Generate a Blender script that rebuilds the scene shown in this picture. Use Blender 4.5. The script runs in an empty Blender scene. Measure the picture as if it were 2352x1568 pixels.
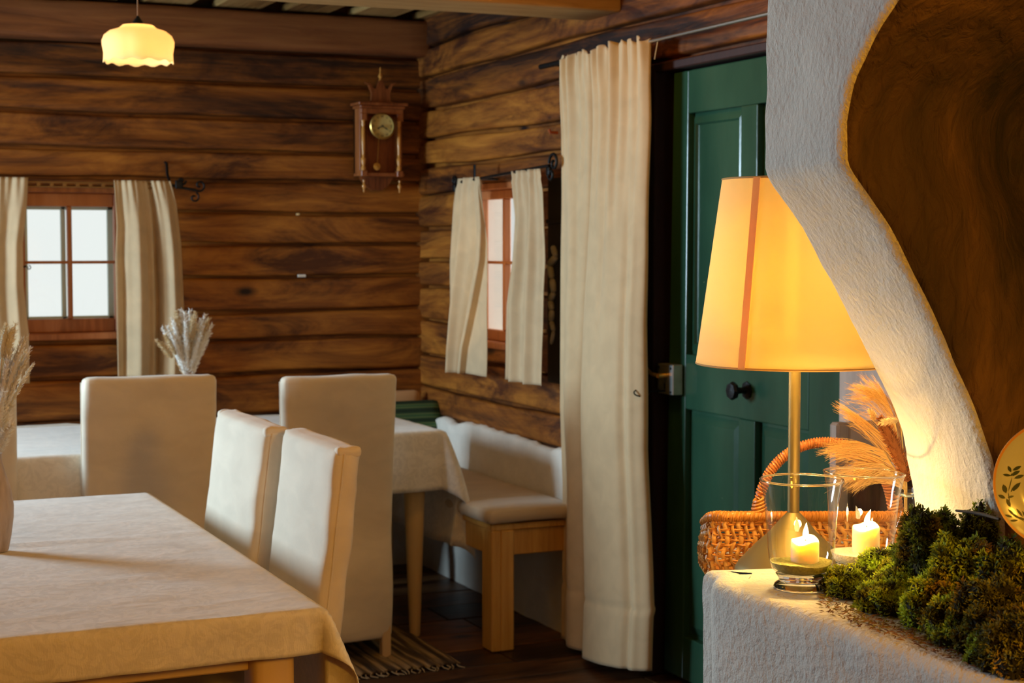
import bpy, math, random
import numpy as np
from mathutils import Vector, Matrix, noise
C = bpy.context.scene.collection
sc = bpy.context.scene
PI = math.pi

# ------------------------------------------------------------------ camera
FPX = 3760.0; EYE = 1.42
cam = bpy.data.cameras.new('camera'); co = bpy.data.objects.new('camera', cam); C.objects.link(co)
cam.sensor_width = 36; cam.lens = FPX/2352*36
co.location = (0, 0, EYE); co.rotation_euler = (math.radians(90-3.41), 0, math.radians(-24.4))
cam.clip_start = 0.05
cam.dof.use_dof = True; cam.dof.focus_distance = 2.55; cam.dof.aperture_fstop = 11
sc.camera = co
ROT = co.rotation_euler.to_matrix()
def P(px, py, X=None, Y=None, Z=None, D=None):
    d = ROT @ Vector(((px-1176)/FPX, -(py-784)/FPX, -1))
    if X is not None: t = X/d.x
    elif Y is not None: t = Y/d.y
    elif Z is not None: t = (Z-EYE)/d.z
    else: t = D
    return Vector((0, 0, EYE)) + d*t
# ------------------------------------------------------------------ world, exposure
w = bpy.data.worlds.new('overcast_daylight'); sc.world = w; w.use_nodes = True
w.node_tree.nodes['Background'].inputs[0].default_value = (0.93, 0.95, 0.93, 1)
w.node_tree.nodes['Background'].inputs[1].default_value = 0.98
sc.view_settings.view_transform = 'Standard'; sc.view_settings.look = 'None'
sc.view_settings.exposure = 0.0; sc.view_settings.gamma = 1.0; sc.view_settings.use_curve_mapping = False
# ------------------------------------------------------------------ lights
def area(name, loc, target, sx, sy, power, col):
    l = bpy.data.lights.new(name, 'AREA'); l.shape = 'RECTANGLE'; l.size = sx; l.size_y = sy
    l.energy = power; l.color = col
    o = bpy.data.objects.new(name, l); C.objects.link(o); o.location = loc
    o.rotation_euler = (Vector(target)-Vector(loc)).to_track_quat('-Z', 'Y').to_euler(); return o
def point(name, loc, power, col, r=.05):
    l = bpy.data.lights.new(name, 'POINT'); l.energy = power; l.color = col; l.shadow_soft_size = r
    o = bpy.data.objects.new(name, l); C.objects.link(o); o.location = loc; return o
DAY = (0.60, 0.82, 1.0); WARM = (1.0, 0.47, 0.04)
area('daylight_left_window', (-1.56, 5.72, 1.55), (0.9, 3.7, 0.75), 1.1, 1.0, 165, DAY)
area('daylight_corner_window', (3.45, 6.25, 1.6), (2.65, 5.97, 1.33), .9, .9, 22, (.92, .96, 1.0))
point('warm_fill_right', (1.21, -0.40, 1.74), 100, WARM, .14)  # added warm fill with no visible source, for chair sides and cloth drop
point('warm_fill_by_the_door', (1.80, 4.05, 2.20), 11, WARM, .10)  # added warm fill, out of view, brightens the far chairs and walls
point('ceiling_lamp_over_near_table', (0.35, 3.1, 2.12), 5, WARM, .10)
point('ceiling_lamp_behind_camera', (0.5, -0.9, 2.15), 9, WARM, .12)

# ------------------------------------------------------------------ materials
MATS = {}
def nodes(name):
    m = bpy.data.materials.new(name); m.use_nodes = True; nt = m.node_tree
    return m, nt, nt.nodes['Principled BSDF'], nt.nodes['Material Output']
def srgb(c): return tuple(((x/255)/12.92 if x/255 <= .04045 else ((x/255+.055)/1.055)**2.4) for x in c)
def ramp(nt, stops):
    r = nt.nodes.new('ShaderNodeValToRGB'); e = r.color_ramp.elements
    while len(e) < len(stops): e.new(.5)
    for i, (p, c) in enumerate(stops): e[i].position = p; e[i].color = (*c, 1)
    return r
def plain(name, col, rough=.6, metal=0, bump=0, bscale=60, vary=0, vscale=8, stretch=(1,1,1), sheen=0, spec=.5, coat=0, emit=None):
    m, nt, b, out = nodes(name); L = nt.links
    b.inputs['Base Color'].default_value = (*col, 1); b.inputs['Roughness'].default_value = rough
    b.inputs['Metallic'].default_value = metal; b.inputs['Specular IOR Level'].default_value = spec
    b.inputs['Sheen Weight'].default_value = sheen; b.inputs['Coat Weight'].default_value = coat
    if emit: b.inputs['Emission Color'].default_value = (*emit[:3], 1); b.inputs['Emission Strength'].default_value = emit[3]
    if bump or vary:
        tc = nt.nodes.new('ShaderNodeTexCoord'); mp = nt.nodes.new('ShaderNodeMapping'); mp.inputs['Scale'].default_value = stretch
        L.new(tc.outputs['Object'], mp.inputs['Vector'])
    if vary:
        n = nt.nodes.new('ShaderNodeTexNoise'); n.inputs['Scale'].default_value = vscale; n.inputs['Detail'].default_value = 6
        L.new(mp.outputs[0], n.inputs['Vector'])
        r = ramp(nt, [(.25, tuple(x*(1-vary) for x in col)), (.75, tuple(min(1, x*(1+vary)) for x in col))])
        L.new(n.outputs[0], r.inputs[0]); L.new(r.outputs[0], b.inputs['Base Color'])
    if bump:
        n = nt.nodes.new('ShaderNodeTexNoise'); n.inputs['Scale'].default_value = bscale; n.inputs['Detail'].default_value = 5
        L.new(mp.outputs[0], n.inputs['Vector'])
        bp = nt.nodes.new('ShaderNodeBump'); bp.inputs['Strength'].default_value = bump; bp.inputs['Distance'].default_value = .01
        L.new(n.outputs[0], bp.inputs['Height']); L.new(bp.outputs[0], b.inputs['Normal'])
    return m
def wood(name, dark, mid, light, axis=0, scale=1.0, rough=.55, bump=.35, knots=True, spec=.4):
    """old timber: grain running along one axis, streaks, knots; attribute 'tint' varies board to board"""
    m, nt, b, out = nodes(name); L = nt.links; N = nt.nodes.new
    tc = N('ShaderNodeTexCoord'); mp = N('ShaderNodeMapping')
    s = [14*scale]*3; s[axis] = 1.1*scale; mp.inputs['Scale'].default_value = s
    L.new(tc.outputs['Object'], mp.inputs['Vector'])
    at = N('ShaderNodeAttribute'); at.attribute_name = 'tint'
    ad = N('ShaderNodeVectorMath'); ad.operation = 'ADD'
    sv = N('ShaderNodeVectorMath'); sv.operation = 'SCALE'; sv.inputs['Scale'].default_value = 37
    cmb = N('ShaderNodeCombineXYZ'); L.new(at.outputs['Fac'], cmb.inputs[0]); L.new(at.outputs['Fac'], cmb.inputs[1]); L.new(at.outputs['Fac'], cmb.inputs[2])
    L.new(cmb.outputs[0], sv.inputs[0]); L.new(mp.outputs[0], ad.inputs[0]); L.new(sv.outputs[0], ad.inputs[1])
    n1 = N('ShaderNodeTexNoise'); n1.inputs['Scale'].default_value = 1.6; n1.inputs['Detail'].default_value = 9; n1.inputs['Roughness'].default_value = .65; n1.inputs['Distortion'].default_value = 1.2
    L.new(ad.outputs[0], n1.inputs['Vector'])
    n2 = N('ShaderNodeTexNoise'); n2.inputs['Scale'].default_value = .35; n2.inputs['Detail'].default_value = 4; n2.inputs['Distortion'].default_value = .6
    L.new(ad.outputs[0], n2.inputs['Vector'])
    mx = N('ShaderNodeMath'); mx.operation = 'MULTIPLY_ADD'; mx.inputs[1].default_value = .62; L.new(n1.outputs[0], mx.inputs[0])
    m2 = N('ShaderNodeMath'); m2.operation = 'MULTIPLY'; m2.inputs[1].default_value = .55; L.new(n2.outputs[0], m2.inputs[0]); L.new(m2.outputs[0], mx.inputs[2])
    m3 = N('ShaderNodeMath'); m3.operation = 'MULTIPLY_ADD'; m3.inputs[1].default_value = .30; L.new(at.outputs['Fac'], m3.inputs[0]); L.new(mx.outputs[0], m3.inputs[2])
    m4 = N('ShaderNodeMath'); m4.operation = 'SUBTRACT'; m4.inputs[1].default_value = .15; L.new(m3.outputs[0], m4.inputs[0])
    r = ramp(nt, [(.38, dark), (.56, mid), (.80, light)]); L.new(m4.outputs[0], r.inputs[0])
    last = r.outputs[0]
    if knots:
        mp3 = N('ShaderNodeMapping'); s3 = [5.0*scale]*3; s3[axis] = 1.3*scale; mp3.inputs['Scale'].default_value = s3; L.new(tc.outputs['Object'], mp3.inputs['Vector'])
        n4 = N('ShaderNodeTexNoise'); n4.inputs['Scale'].default_value = 1.0; n4.inputs['Detail'].default_value = 7; n4.inputs['Roughness'].default_value = .7; n4.inputs['Distortion'].default_value = 1.5; L.new(mp3.outputs[0], n4.inputs['Vector'])
        pr_ = ramp(nt, [(.36, (.20,.13,.10)), (.50, (.75,.66,.6)), (.64, (1.15,1.12,1.05))]); L.new(n4.outputs[0], pr_.inputs[0])
        mz = N('ShaderNodeMix'); mz.data_type = 'RGBA'; mz.blend_type = 'MULTIPLY'; mz.inputs['Factor'].default_value = 1; L.new(last, mz.inputs['A']); L.new(pr_.outputs[0], mz.inputs['B']); last = mz.outputs['Result']
        mp2 = N('ShaderNodeMapping'); s2 = [9*scale]*3; s2[axis] = 4*scale; mp2.inputs['Scale'].default_value = s2
        L.new(tc.outputs['Object'], mp2.inputs['Vector'])
        v = N('ShaderNodeTexVoronoi'); v.inputs['Scale'].default_value = .55; L.new(mp2.outputs[0], v.inputs['Vector'])
        kr = ramp(nt, [(.05, (0,0,0)), (.14, (1,1,1))]); L.new(v.outputs['Distance'], kr.inputs[0])
        mm = N('ShaderNodeMix'); mm.data_type = 'RGBA'; L.new(kr.outputs[0], mm.inputs['Factor'])
        mm.inputs['A'].default_value = (*[x*.55 for x in dark], 1); L.new(last, mm.inputs['B']); last = mm.outputs['Result']
    L.new(last, b.inputs['Base Color'])
    b.inputs['Roughness'].default_value = rough; b.inputs['Specular IOR Level'].default_value = spec
    bp = N('ShaderNodeBump'); bp.inputs['Strength'].default_value = bump; bp.inputs['Distance'].default_value = .012
    L.new(n1.outputs[0], bp.inputs['Height']); L.new(bp.outputs[0], b.inputs['Normal'])
    return m
LOGC = ((.028,.008,.0015), (.28,.090,.009), (.50,.20,.026))
M_LOGX = wood('hewn_log_timber', *LOGC, axis=0)
M_LOGY = wood('hewn_log_timber_side', *LOGC, axis=1)
M_BEAM = wood('reddish_beam_timber', (.06,.016,.005), (.22,.07,.018), (.34,.13,.035), axis=0, knots=False)
M_JOIST = wood('pale_joist_timber', (.16,.07,.02), (.42,.22,.07), (.6,.36,.14), axis=0, knots=False)
M_CEIL = wood('ceiling_board', (.07,.03,.008), (.25,.13,.035), (.45,.28,.10), axis=1, knots=False)
M_FLOOR = wood('old_floor_board', (.03,.012,.005), (.12,.05,.016), (.24,.11,.035), axis=0, rough=.42, bump=.2)
M_WIN = wood('red_stained_window_wood', (.24,.07,.02), (.42,.14,.045), (.55,.21,.075), axis=2, knots=False, rough=.4, bump=.1)
M_PINE = wood('varnished_pine', (.42,.19,.035), (.62,.33,.07), (.76,.46,.13), axis=2, knots=False, rough=.35, bump=.06, scale=1.6)
M_PALEWOOD = plain('pale_beech', (.72,.50,.22), .4, vary=.08, vscale=3, stretch=(8,8,1))
M_CLOCKW = wood('reddish_clock_wood', (.09,.02,.006), (.26,.075,.02), (.40,.14,.04), axis=2, knots=False, rough=.35, bump=.05, scale=3)
M_GOLDW = plain('honey_turned_wood', (.62,.29,.06), .3, coat=.5)
M_DARK = plain('dark_jamb_wood', (.03,.008,.005), .6, vary=.3, stretch=(6,6,1))
M_IRON = plain('black_wrought_iron', (.02,.02,.02), .45, metal=.8, bump=.2, bscale=90)
M_STEEL = plain('brushed_steel', (.62,.68,.66), .3, metal=1)
M_LOCK = plain('worn_lock_plate', (.60,.60,.56), .35, metal=.9, vary=.25, vscale=20)
M_BRASS = plain('aged_brass', (.70,.46,.13), .32, metal=.9, vary=.12, vscale=6)
M_OLIVEB = plain('antique_brass_pole', (.24,.18,.07), .5, metal=.7)

def plaster(name, col, bump=.5, scale=80, dark=None):
    m, nt, b, out = nodes(name); L = nt.links; N = nt.nodes.new
    tc = N('ShaderNodeTexCoord')
    n1 = N('ShaderNodeTexNoise'); n1.inputs['Scale'].default_value = scale; n1.inputs['Detail'].default_value = 4; n1.inputs['Roughness'].default_value = .6
    n2 = N('ShaderNodeTexNoise'); n2.inputs['Scale'].default_value = 9; n2.inputs['Detail'].default_value = 5
    v = N('ShaderNodeTexVoronoi'); v.inputs['Scale'].default_value = scale*1.7
    for x in (n1, n2, v): L.new(tc.outputs['Object'], x.inputs['Vector'])
    r = ramp(nt, [(.3, tuple(x*.86 for x in col)), (.7, col)]); L.new(n2.outputs[0], r.inputs[0])
    pit = ramp(nt, [(.02, (.45,.40,.32)), (.13, (1,1,1))]); L.new(v.outputs['Distance'], pit.inputs[0])
    # only some cells are pitted
    n3 = N('ShaderNodeTexNoise'); n3.inputs['Scale'].default_value = scale*.8; L.new(tc.outputs['Object'], n3.inputs['Vector'])
    g = ramp(nt, [(.54, (1,1,1)), (.60, (0,0,0))]); L.new(n3.outputs[0], g.inputs[0])
    mx = N('ShaderNodeMix'); mx.data_type = 'RGBA'; L.new(g.outputs[0], mx.inputs['Factor']); L.new(pit.outputs[0], mx.inputs['A']); mx.inputs['B'].default_value = (1,1,1,1)
    mu = N('ShaderNodeMix'); mu.data_type = 'RGBA'; mu.blend_type = 'MULTIPLY'; mu.inputs['Factor'].default_value = 1
    L.new(r.outputs[0], mu.inputs['A']); L.new(mx.outputs['Result'], mu.inputs['B']); L.new(mu.outputs['Result'], b.inputs['Base Color'])
    b.inputs['Roughness'].default_value = .9; b.inputs['Specular IOR Level'].default_value = .2
    bp = N('ShaderNodeBump'); bp.inputs['Strength'].default_value = bump; bp.inputs['Distance'].default_value = .012
    ad = N('ShaderNodeMath'); ad.operation = 'ADD'; L.new(n1.outputs[0], ad.inputs[0]); L.new(n2.outputs[0], ad.inputs[1])
    L.new(ad.outputs[0], bp.inputs['Height']); L.new(bp.outputs[0], b.inputs['Normal'])
    return m
M_PLASTER = plaster('rough_white_plaster', (.80,.77,.66))
M_DADO = plaster('whitewashed_plaster', (.85,.80,.70), bump=.35, scale=30)
def soot():
    m, nt, b, out = nodes('sooty_plaster'); L = nt.links; N = nt.nodes.new
    tc = N('ShaderNodeTexCoord'); n = N('ShaderNodeTexNoise'); n.inputs['Scale'].default_value = 2.4; n.inputs['Detail'].default_value = 9; n.inputs['Roughness'].default_value = .62; n.inputs['Distortion'].default_value = 1.0
    mp = N('ShaderNodeMapping'); mp.inputs['Scale'].default_value = (1.3, 1.3, .55); mp.inputs['Rotation'].default_value = (0, .5, 0)
    L.new(tc.outputs['Object'], mp.inputs[0]); L.new(mp.outputs[0], n.inputs['Vector'])
    r = ramp(nt, [(.38, (.012,.006,.003)), (.54, (.075,.036,.013)), (.76, (.24,.12,.04))]); L.new(n.outputs[0], r.inputs[0]); L.new(r.outputs[0], b.inputs['Base Color'])
    n2 = N('ShaderNodeTexNoise'); n2.inputs['Scale'].default_value = 38; n2.inputs['Detail'].default_value = 8; n2.inputs['Distortion'].default_value = .8; L.new(mp.outputs[0], n2.inputs['Vector'])
    bp = N('ShaderNodeBump'); bp.inputs['Strength'].default_value = .9; bp.inputs['Distance'].default_value = .012; L.new(n2.outputs[0], bp.inputs['Height']); L.new(bp.outputs[0], b.inputs['Normal'])
    b.inputs['Roughness'].default_value = .8
    return m
M_SOOT = soot()
def cloth(name, col, bump=.25, trans=0.0, damask=0, weave=420):
    m, nt, b, out = nodes(name); L = nt.links; N = nt.nodes.new
    tc = N('ShaderNodeTexCoord')
    a = N('ShaderNodeTexNoise'); a.inputs['Scale'].default_value = weave; a.inputs['Detail'].default_value = 2
    mp = N('ShaderNodeMapping'); mp.inputs['Scale'].default_value = (1, 1, .25); L.new(tc.outputs['Object'], mp.inputs[0]); L.new(mp.outputs[0], a.inputs['Vector'])
    w1 = N('ShaderNodeTexNoise'); w1.inputs['Scale'].default_value = 14; w1.inputs['Detail'].default_value = 5; w1.inputs['Distortion'].default_value = .5
    mw = N('ShaderNodeMapping'); mw.inputs['Scale'].default_value = (.5, 1, 1); L.new(tc.outputs['Object'], mw.inputs[0]); L.new(mw.outputs[0], w1.inputs['Vector'])
    r = ramp(nt, [(.35, tuple(x*.90 for x in col)), (.65, col)]); L.new(w1.outputs[0], r.inputs[0]); last = r.outputs[0]
    rough = .85
    if damask:
        wv = N('ShaderNodeTexNoise'); wv.inputs['Scale'].default_value = 19; wv.inputs['Detail'].default_value = 3; wv.inputs['Distortion'].default_value = 3.5
        L.new(tc.outputs['Object'], wv.inputs['Vector'])
        dr = ramp(nt, [(.46, (1-damask,)*3), (.54, (1,1,1))]); L.new(wv.outputs[0], dr.inputs[0])
        mu = N('ShaderNodeMix'); mu.data_type = 'RGBA'; mu.blend_type = 'MULTIPLY'; mu.inputs['Factor'].default_value = 1
        L.new(last, mu.inputs['A']); L.new(dr.outputs[0], mu.inputs['B']); last = mu.outputs['Result']
        rr = ramp(nt, [(.46, (.42,)*3), (.54, (.7,)*3)]); L.new(wv.outputs[0], rr.inputs[0]); L.new(rr.outputs[0], b.inputs['Roughness'])
    else: b.inputs['Roughness'].default_value = rough
    L.new(last, b.inputs['Base Color'])
    b.inputs['Sheen Weight'].default_value = .2; b.inputs['Specular IOR Level'].default_value = .3
    ad = N('ShaderNodeMath'); ad.operation = 'MULTIPLY_ADD'; ad.inputs[1].default_value = .12
    L.new(a.outputs[0], ad.inputs[0]); L.new(w1.outputs[0], ad.inputs[2])
    bp = N('ShaderNodeBump'); bp.inputs['Strength'].default_value = bump; bp.inputs['Distance'].default_value = .01; L.new(ad.outputs[0], bp.inputs['Height']); L.new(bp.outputs[0], b.inputs['Normal'])
    if trans:
        t = N('ShaderNodeBsdfTranslucent'); L.new(last, t.inputs['Color']); mxs = N('ShaderNodeMixShader'); mxs.inputs[0].default_value = trans
        L.new(b.outputs[0], mxs.inputs[1]); L.new(t.outputs[0], mxs.inputs[2]); L.new(mxs.outputs[0], out.inputs[0])
    return m
M_COVER = cloth('cream_cotton_slipcover', (.80,.69,.53), bump=.22)
M_TCLOTH = cloth('damask_table_linen', (.82,.77,.68), bump=.30, damask=.10)
M_CURT = cloth('natural_linen_curtain', (.80,.62,.38), bump=.12, trans=.28)
M_BIGC = cloth('heavy_linen_curtain', (.66,.49,.28), bump=.15)
M_PAD = cloth('beige_seat_pad', (.60,.48,.34), bump=.2)

def glass(name, tint=(1,1,1), ior=1.45, base=0.04):
    m = bpy.data.materials.new(name); m.use_nodes = True; nt = m.node_tree; L = nt.links; N = nt.nodes.new
    nt.nodes.remove(nt.nodes['Principled BSDF']); out = nt.nodes['Material Output']
    lw = N('ShaderNodeLayerWeight'); lw.inputs[0].default_value = .5; f = N('ShaderNodeMath'); f.operation = 'POWER'; f.inputs[1].default_value = 3.2; L.new(lw.outputs['Facing'], f.inputs[0])
    f2 = N('ShaderNodeMath'); f2.operation = 'MULTIPLY'; f2.inputs[1].default_value = .75; L.new(f.outputs[0], f2.inputs[0]); f = f2
    t = N('ShaderNodeBsdfTransparent'); t.inputs[0].default_value = (*tint, 1)
    g = N('ShaderNodeBsdfGlossy'); g.inputs['Roughness'].default_value = .02
    ad = N('ShaderNodeMath'); ad.operation = 'ADD'; ad.inputs[1].default_value = base; L.new(f.outputs[0], ad.inputs[0])
    mx = N('ShaderNodeMixShader'); L.new(ad.outputs[0], mx.inputs[0]); L.new(t.outputs[0], mx.inputs[1]); L.new(g.outputs[0], mx.inputs[2]); L.new(mx.outputs[0], out.inputs[0])
    return m
M_GLASS = glass('clear_thin_glass', (.97,.96,.93), base=0.035)
M_PANE = glass('old_window_glass', (.97,.99,.985), base=0.02)
M_FOOT = plain('thick_clear_glass', (1,1,1), .02); M_FOOT.node_tree.nodes['Principled BSDF'].inputs['Transmission Weight'].default_value = 1

def door_paint():
    m, nt, b, out = nodes('worn_green_gloss_paint'); L = nt.links; N = nt.nodes.new
    tc = N('ShaderNodeTexCoord'); mp = N('ShaderNodeMapping'); mp.inputs['Scale'].default_value = (1, 1, .35); L.new(tc.outputs['Object'], mp.inputs[0])
    n = N('ShaderNodeTexNoise'); n.inputs['Scale'].default_value = 5; n.inputs['Detail'].default_value = 6; L.new(mp.outputs[0], n.inputs['Vector'])
    r = ramp(nt, [(.3, (.016,.056,.032)), (.7, (.034,.100,.056))]); L.new(n.outputs[0], r.inputs[0])
    n2 = N('ShaderNodeTexNoise'); n2.inputs['Scale'].default_value = 26; n2.inputs['Detail'].default_value = 8; n2.inputs['Roughness'].default_value = .7; L.new(tc.outputs['Object'], n2.inputs['Vector'])
    g = ramp(nt, [(.70, (0,0,0)), (.73, (1,1,1))]); L.new(n2.outputs[0], g.inputs[0])
    mx = N('ShaderNodeMix'); mx.data_type = 'RGBA'; L.new(g.outputs[0], mx.inputs['Factor']); L.new(r.outputs[0], mx.inputs['A']); mx.inputs['B'].default_value = (.30,.36,.22,1)
    L.new(mx.outputs['Result'], b.inputs['Base Color']); b.inputs['Roughness'].default_value = .24
    n3 = N('ShaderNodeTexNoise'); n3.inputs['Scale'].default_value = 16; n3.inputs['Detail'].default_value = 6; L.new(mp.outputs[0], n3.inputs['Vector'])
    bp = N('ShaderNodeBump'); bp.inputs['Strength'].default_value = .22; bp.inputs['Distance'].default_value = .01; L.new(n3.outputs[0], bp.inputs['Height']); L.new(bp.outputs[0], b.inputs['Normal'])
    return m
M_GREEN = door_paint()
def shade_mat(name, col, em, tr=.6):
    m, nt, b, out = nodes(name); L = nt.links; N = nt.nodes.new
    b.inputs['Base Color'].default_value = (*col, 1); b.inputs['Roughness'].default_value = .8
    b.inputs['Emission Color'].default_value = (*em[:3], 1); b.inputs['Emission Strength'].default_value = em[3]
    t = N('ShaderNodeBsdfTranslucent'); t.inputs[0].default_value = (*col, 1); mx = N('ShaderNodeMixShader'); mx.inputs[0].default_value = tr
    L.new(b.outputs[0], mx.inputs[1]); L.new(t.outputs[0], mx.inputs[2]); L.new(mx.outputs[0], out.inputs[0]); return m
def attr_mat(name, rough=.8, gain=1.0, trans=0.0):
    m, nt, b, out = nodes(name); L = nt.links; N = nt.nodes.new
    a = N('ShaderNodeAttribute'); a.attribute_name = 'frond'; L.new(a.outputs['Color'], b.inputs['Base Color']); b.inputs['Roughness'].default_value = rough
    if trans:
        t = N('ShaderNodeBsdfTranslucent'); L.new(a.outputs['Color'], t.inputs[0]); mx = N('ShaderNodeMixShader'); mx.inputs[0].default_value = trans
        L.new(b.outputs[0], mx.inputs[1]); L.new(t.outputs[0], mx.inputs[2]); L.new(mx.outputs[0], out.inputs[0])
    return m
M_MOSS = attr_mat('dried_moss', .85, trans=.25)

# ------------------------------------------------------------------ mesh helpers
class MB:
    def __init__(s): s.v = []; s.f = []; s.t = []
    def add(s, vs, fs, tint=.5):
        o = len(s.v); s.v += [tuple(v) for v in vs]; s.f += [tuple(i+o for i in f) for f in fs]; s.t += [tint]*len(fs); return s
    def box(s, a, b, tint=.5, bev=0, mat=None):
        x0, x1 = sorted((a[0], b[0])); y0, y1 = sorted((a[1], b[1])); z0, z1 = sorted((a[2], b[2]))
        if bev <= 0:
            vs = [(x0,y0,z0),(x1,y0,z0),(x1,y1,z0),(x0,y1,z0),(x0,y0,z1),(x1,y0,z1),(x1,y1,z1),(x0,y1,z1)]
            fs = [(0,3,2,1),(4,5,6,7),(0,1,5,4),(1,2,6,5),(2,3,7,6),(3,0,4,7)]
        else:
            vs, fs = bevel_box(x0,x1,y0,y1,z0,z1,min(bev,(x1-x0)/2.01,(y1-y0)/2.01,(z1-z0)/2.01))
        if mat is not None: vs = [mat @ Vector(v) for v in vs]
        return s.add(vs, fs, tint)
    def prism(s, poly, z0, z1, tint=.5, ax=2):
        n = len(poly); vs = []
        for z in (z0, z1):
            for p in poly: vs.append((p[0], p[1], z) if ax == 2 else ((z, p[0], p[1]) if ax == 0 else (p[0], z, p[1])))
        fs = [tuple(range(n-1,-1,-1)), tuple(range(n,2*n))] + [(i,(i+1)%n,n+(i+1)%n,n+i) for i in range(n)]
        return s.add(vs, fs, tint)
    def tube(s, pts, r, n=8, closed=False, caps=True, tint=.5, flat=1.0):
        pts = [Vector(p) for p in pts]; m = len(pts); vs = []
        rr = r if hasattr(r, '__len__') else [r]*m
        up = None
        for i, p in enumerate(pts):
            if closed: d = pts[(i+1)%m]-pts[i-1]
            else: d = pts[min(i+1,m-1)]-pts[max(i-1,0)]
            if d.length < 1e-9: d = Vector((0,0,1))
            d.normalize()
            if up is None: up = Vector((0,0,1)) if abs(d.z) < .9 else Vector((1,0,0))
            a = up - d*up.dot(d)
            if a.length < 1e-4: a = d.orthogonal()
            a.normalize(); b = d.cross(a); up = a
            for k in range(n):
                t = 2*PI*k/n; vs.append(p + (a*math.cos(t) + b*math.sin(t)*flat)*rr[i])
        fs = []
        for i in range(m if closed else m-1):
            j = (i+1)%m
            for k in range(n): fs.append((i*n+k, i*n+(k+1)%n, j*n+(k+1)%n, j*n+k))
        if caps and not closed: fs += [tuple(range(n-1,-1,-1)), tuple((m-1)*n+k for k in range(n))]
        return s.add(vs, fs, tint)
    def lathe(s, prof, c=(0,0,0), n=32, tint=.5, mod=None, mat=None, cap=True):
        vs = []; m = len(prof)
        for i, (r, z) in enumerate(prof):
            for k in range(n):
                t = 2*PI*k/n; q = r*(mod(t, z) if mod else 1)
                vs.append(Vector((c[0]+q*math.cos(t), c[1]+q*math.sin(t), c[2]+z)))
        fs = [(i*n+k, i*n+(k+1)%n, (i+1)*n+(k+1)%n, (i+1)*n+k) for i in range(m-1) for k in range(n)]
        if cap: fs += [tuple(range(n-1,-1,-1)), tuple((m-1)*n+k for k in range(n))]
        if mat is not None: vs = [mat @ v for v in vs]
        return s.add(vs, fs, tint)
    def grid(s, fn, nu, nv, tint=.5, wrap=False):
        vs = [fn(i/nu, j/nv) for j in range(nv+1) for i in range(nu+1)]
        fs = [(j*(nu+1)+i, j*(nu+1)+i+1, (j+1)*(nu+1)+i+1, (j+1)*(nu+1)+i) for j in range(nv) for i in range(nu)]
        return s.add(vs, fs, tint)
    def build(s, name, mat, parent=None, smooth=None, solid=0, sub=0, origin=None):
        me = bpy.data.meshes.new(name)
        og = Vector(origin) if origin is not None else None
        vs = s.v if og is None else [tuple(Vector(v)-og) for v in s.v]
        me.from_pydata(vs, [], s.f); me.update()
        a = me.attributes.new('tint', 'FLOAT', 'FACE'); a.data.foreach_set('value', s.t)
        if mat: me.materials.append(mat)
        if smooth is not None:
            me.polygons.foreach_set('use_smooth', [True]*len(me.polygons))
            if smooth < 179: me.set_sharp_from_angle(angle=math.radians(smooth))
        o = bpy.data.objects.new(name, me); C.objects.link(o)
        if parent: o.parent = parent
        if og is not None: o.location = og
        if solid:
            md = o.modifiers.new('thickness', 'SOLIDIFY'); md.thickness = solid; md.offset = 0
        if sub: md = o.modifiers.new('subsurf', 'SUBSURF'); md.levels = sub; md.render_levels = sub
        return o
def bevel_box(x0,x1,y0,y1,z0,z1,r):
    vs = []; fs = []
    def g(cx, cy, cz, sx, sy, sz): return [(cx+sx*r*k[0], cy+sy*r*k[1], cz+sz*r*k[2]) for k in ((1,0,0),(0,1,0),(0,0,1))]
    idx = {}
    for sx in (-1,1):
        for sy in (-1,1):
            for sz in (-1,1):
                cx = x0+r if sx < 0 else x1-r; cy = y0+r if sy < 0 else y1-r; cz = z0+r if sz < 0 else z1-r
                b = len(vs); vs += g(cx,cy,cz,sx,sy,sz); idx[(sx,sy,sz)] = b
                fs.append((b,b+1,b+2) if sx*sy*sz > 0 else (b,b+2,b+1))
    for ax in range(3):
        o1, o2 = [a for a in range(3) if a != ax]
        for s in (-1,1):
            q = []
            for a, b in ((-1,-1),(1,-1),(1,1),(-1,1)):
                k = [0,0,0]; k[ax] = s; k[o1] = a; k[o2] = b; q.append(idx[tuple(k)]+ax)
            if (s > 0) != (ax == 1): fs.append(tuple(q))
            else: fs.append(tuple(reversed(q)))
        for a in (-1,1):
            for b in (-1,1):
                k0 = [0,0,0]; k0[ax] = -1; k0[o1] = a; k0[o2] = b; k1 = list(k0); k1[ax] = 1
                i0 = idx[tuple(k0)]; i1 = idx[tuple(k1)]
                q = (i0+o1, i1+o1, i1+o2, i0+o2)
                fs.append(q if (a*b > 0) != (ax == 1) else tuple(reversed(q)))
    return vs, fs
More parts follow.
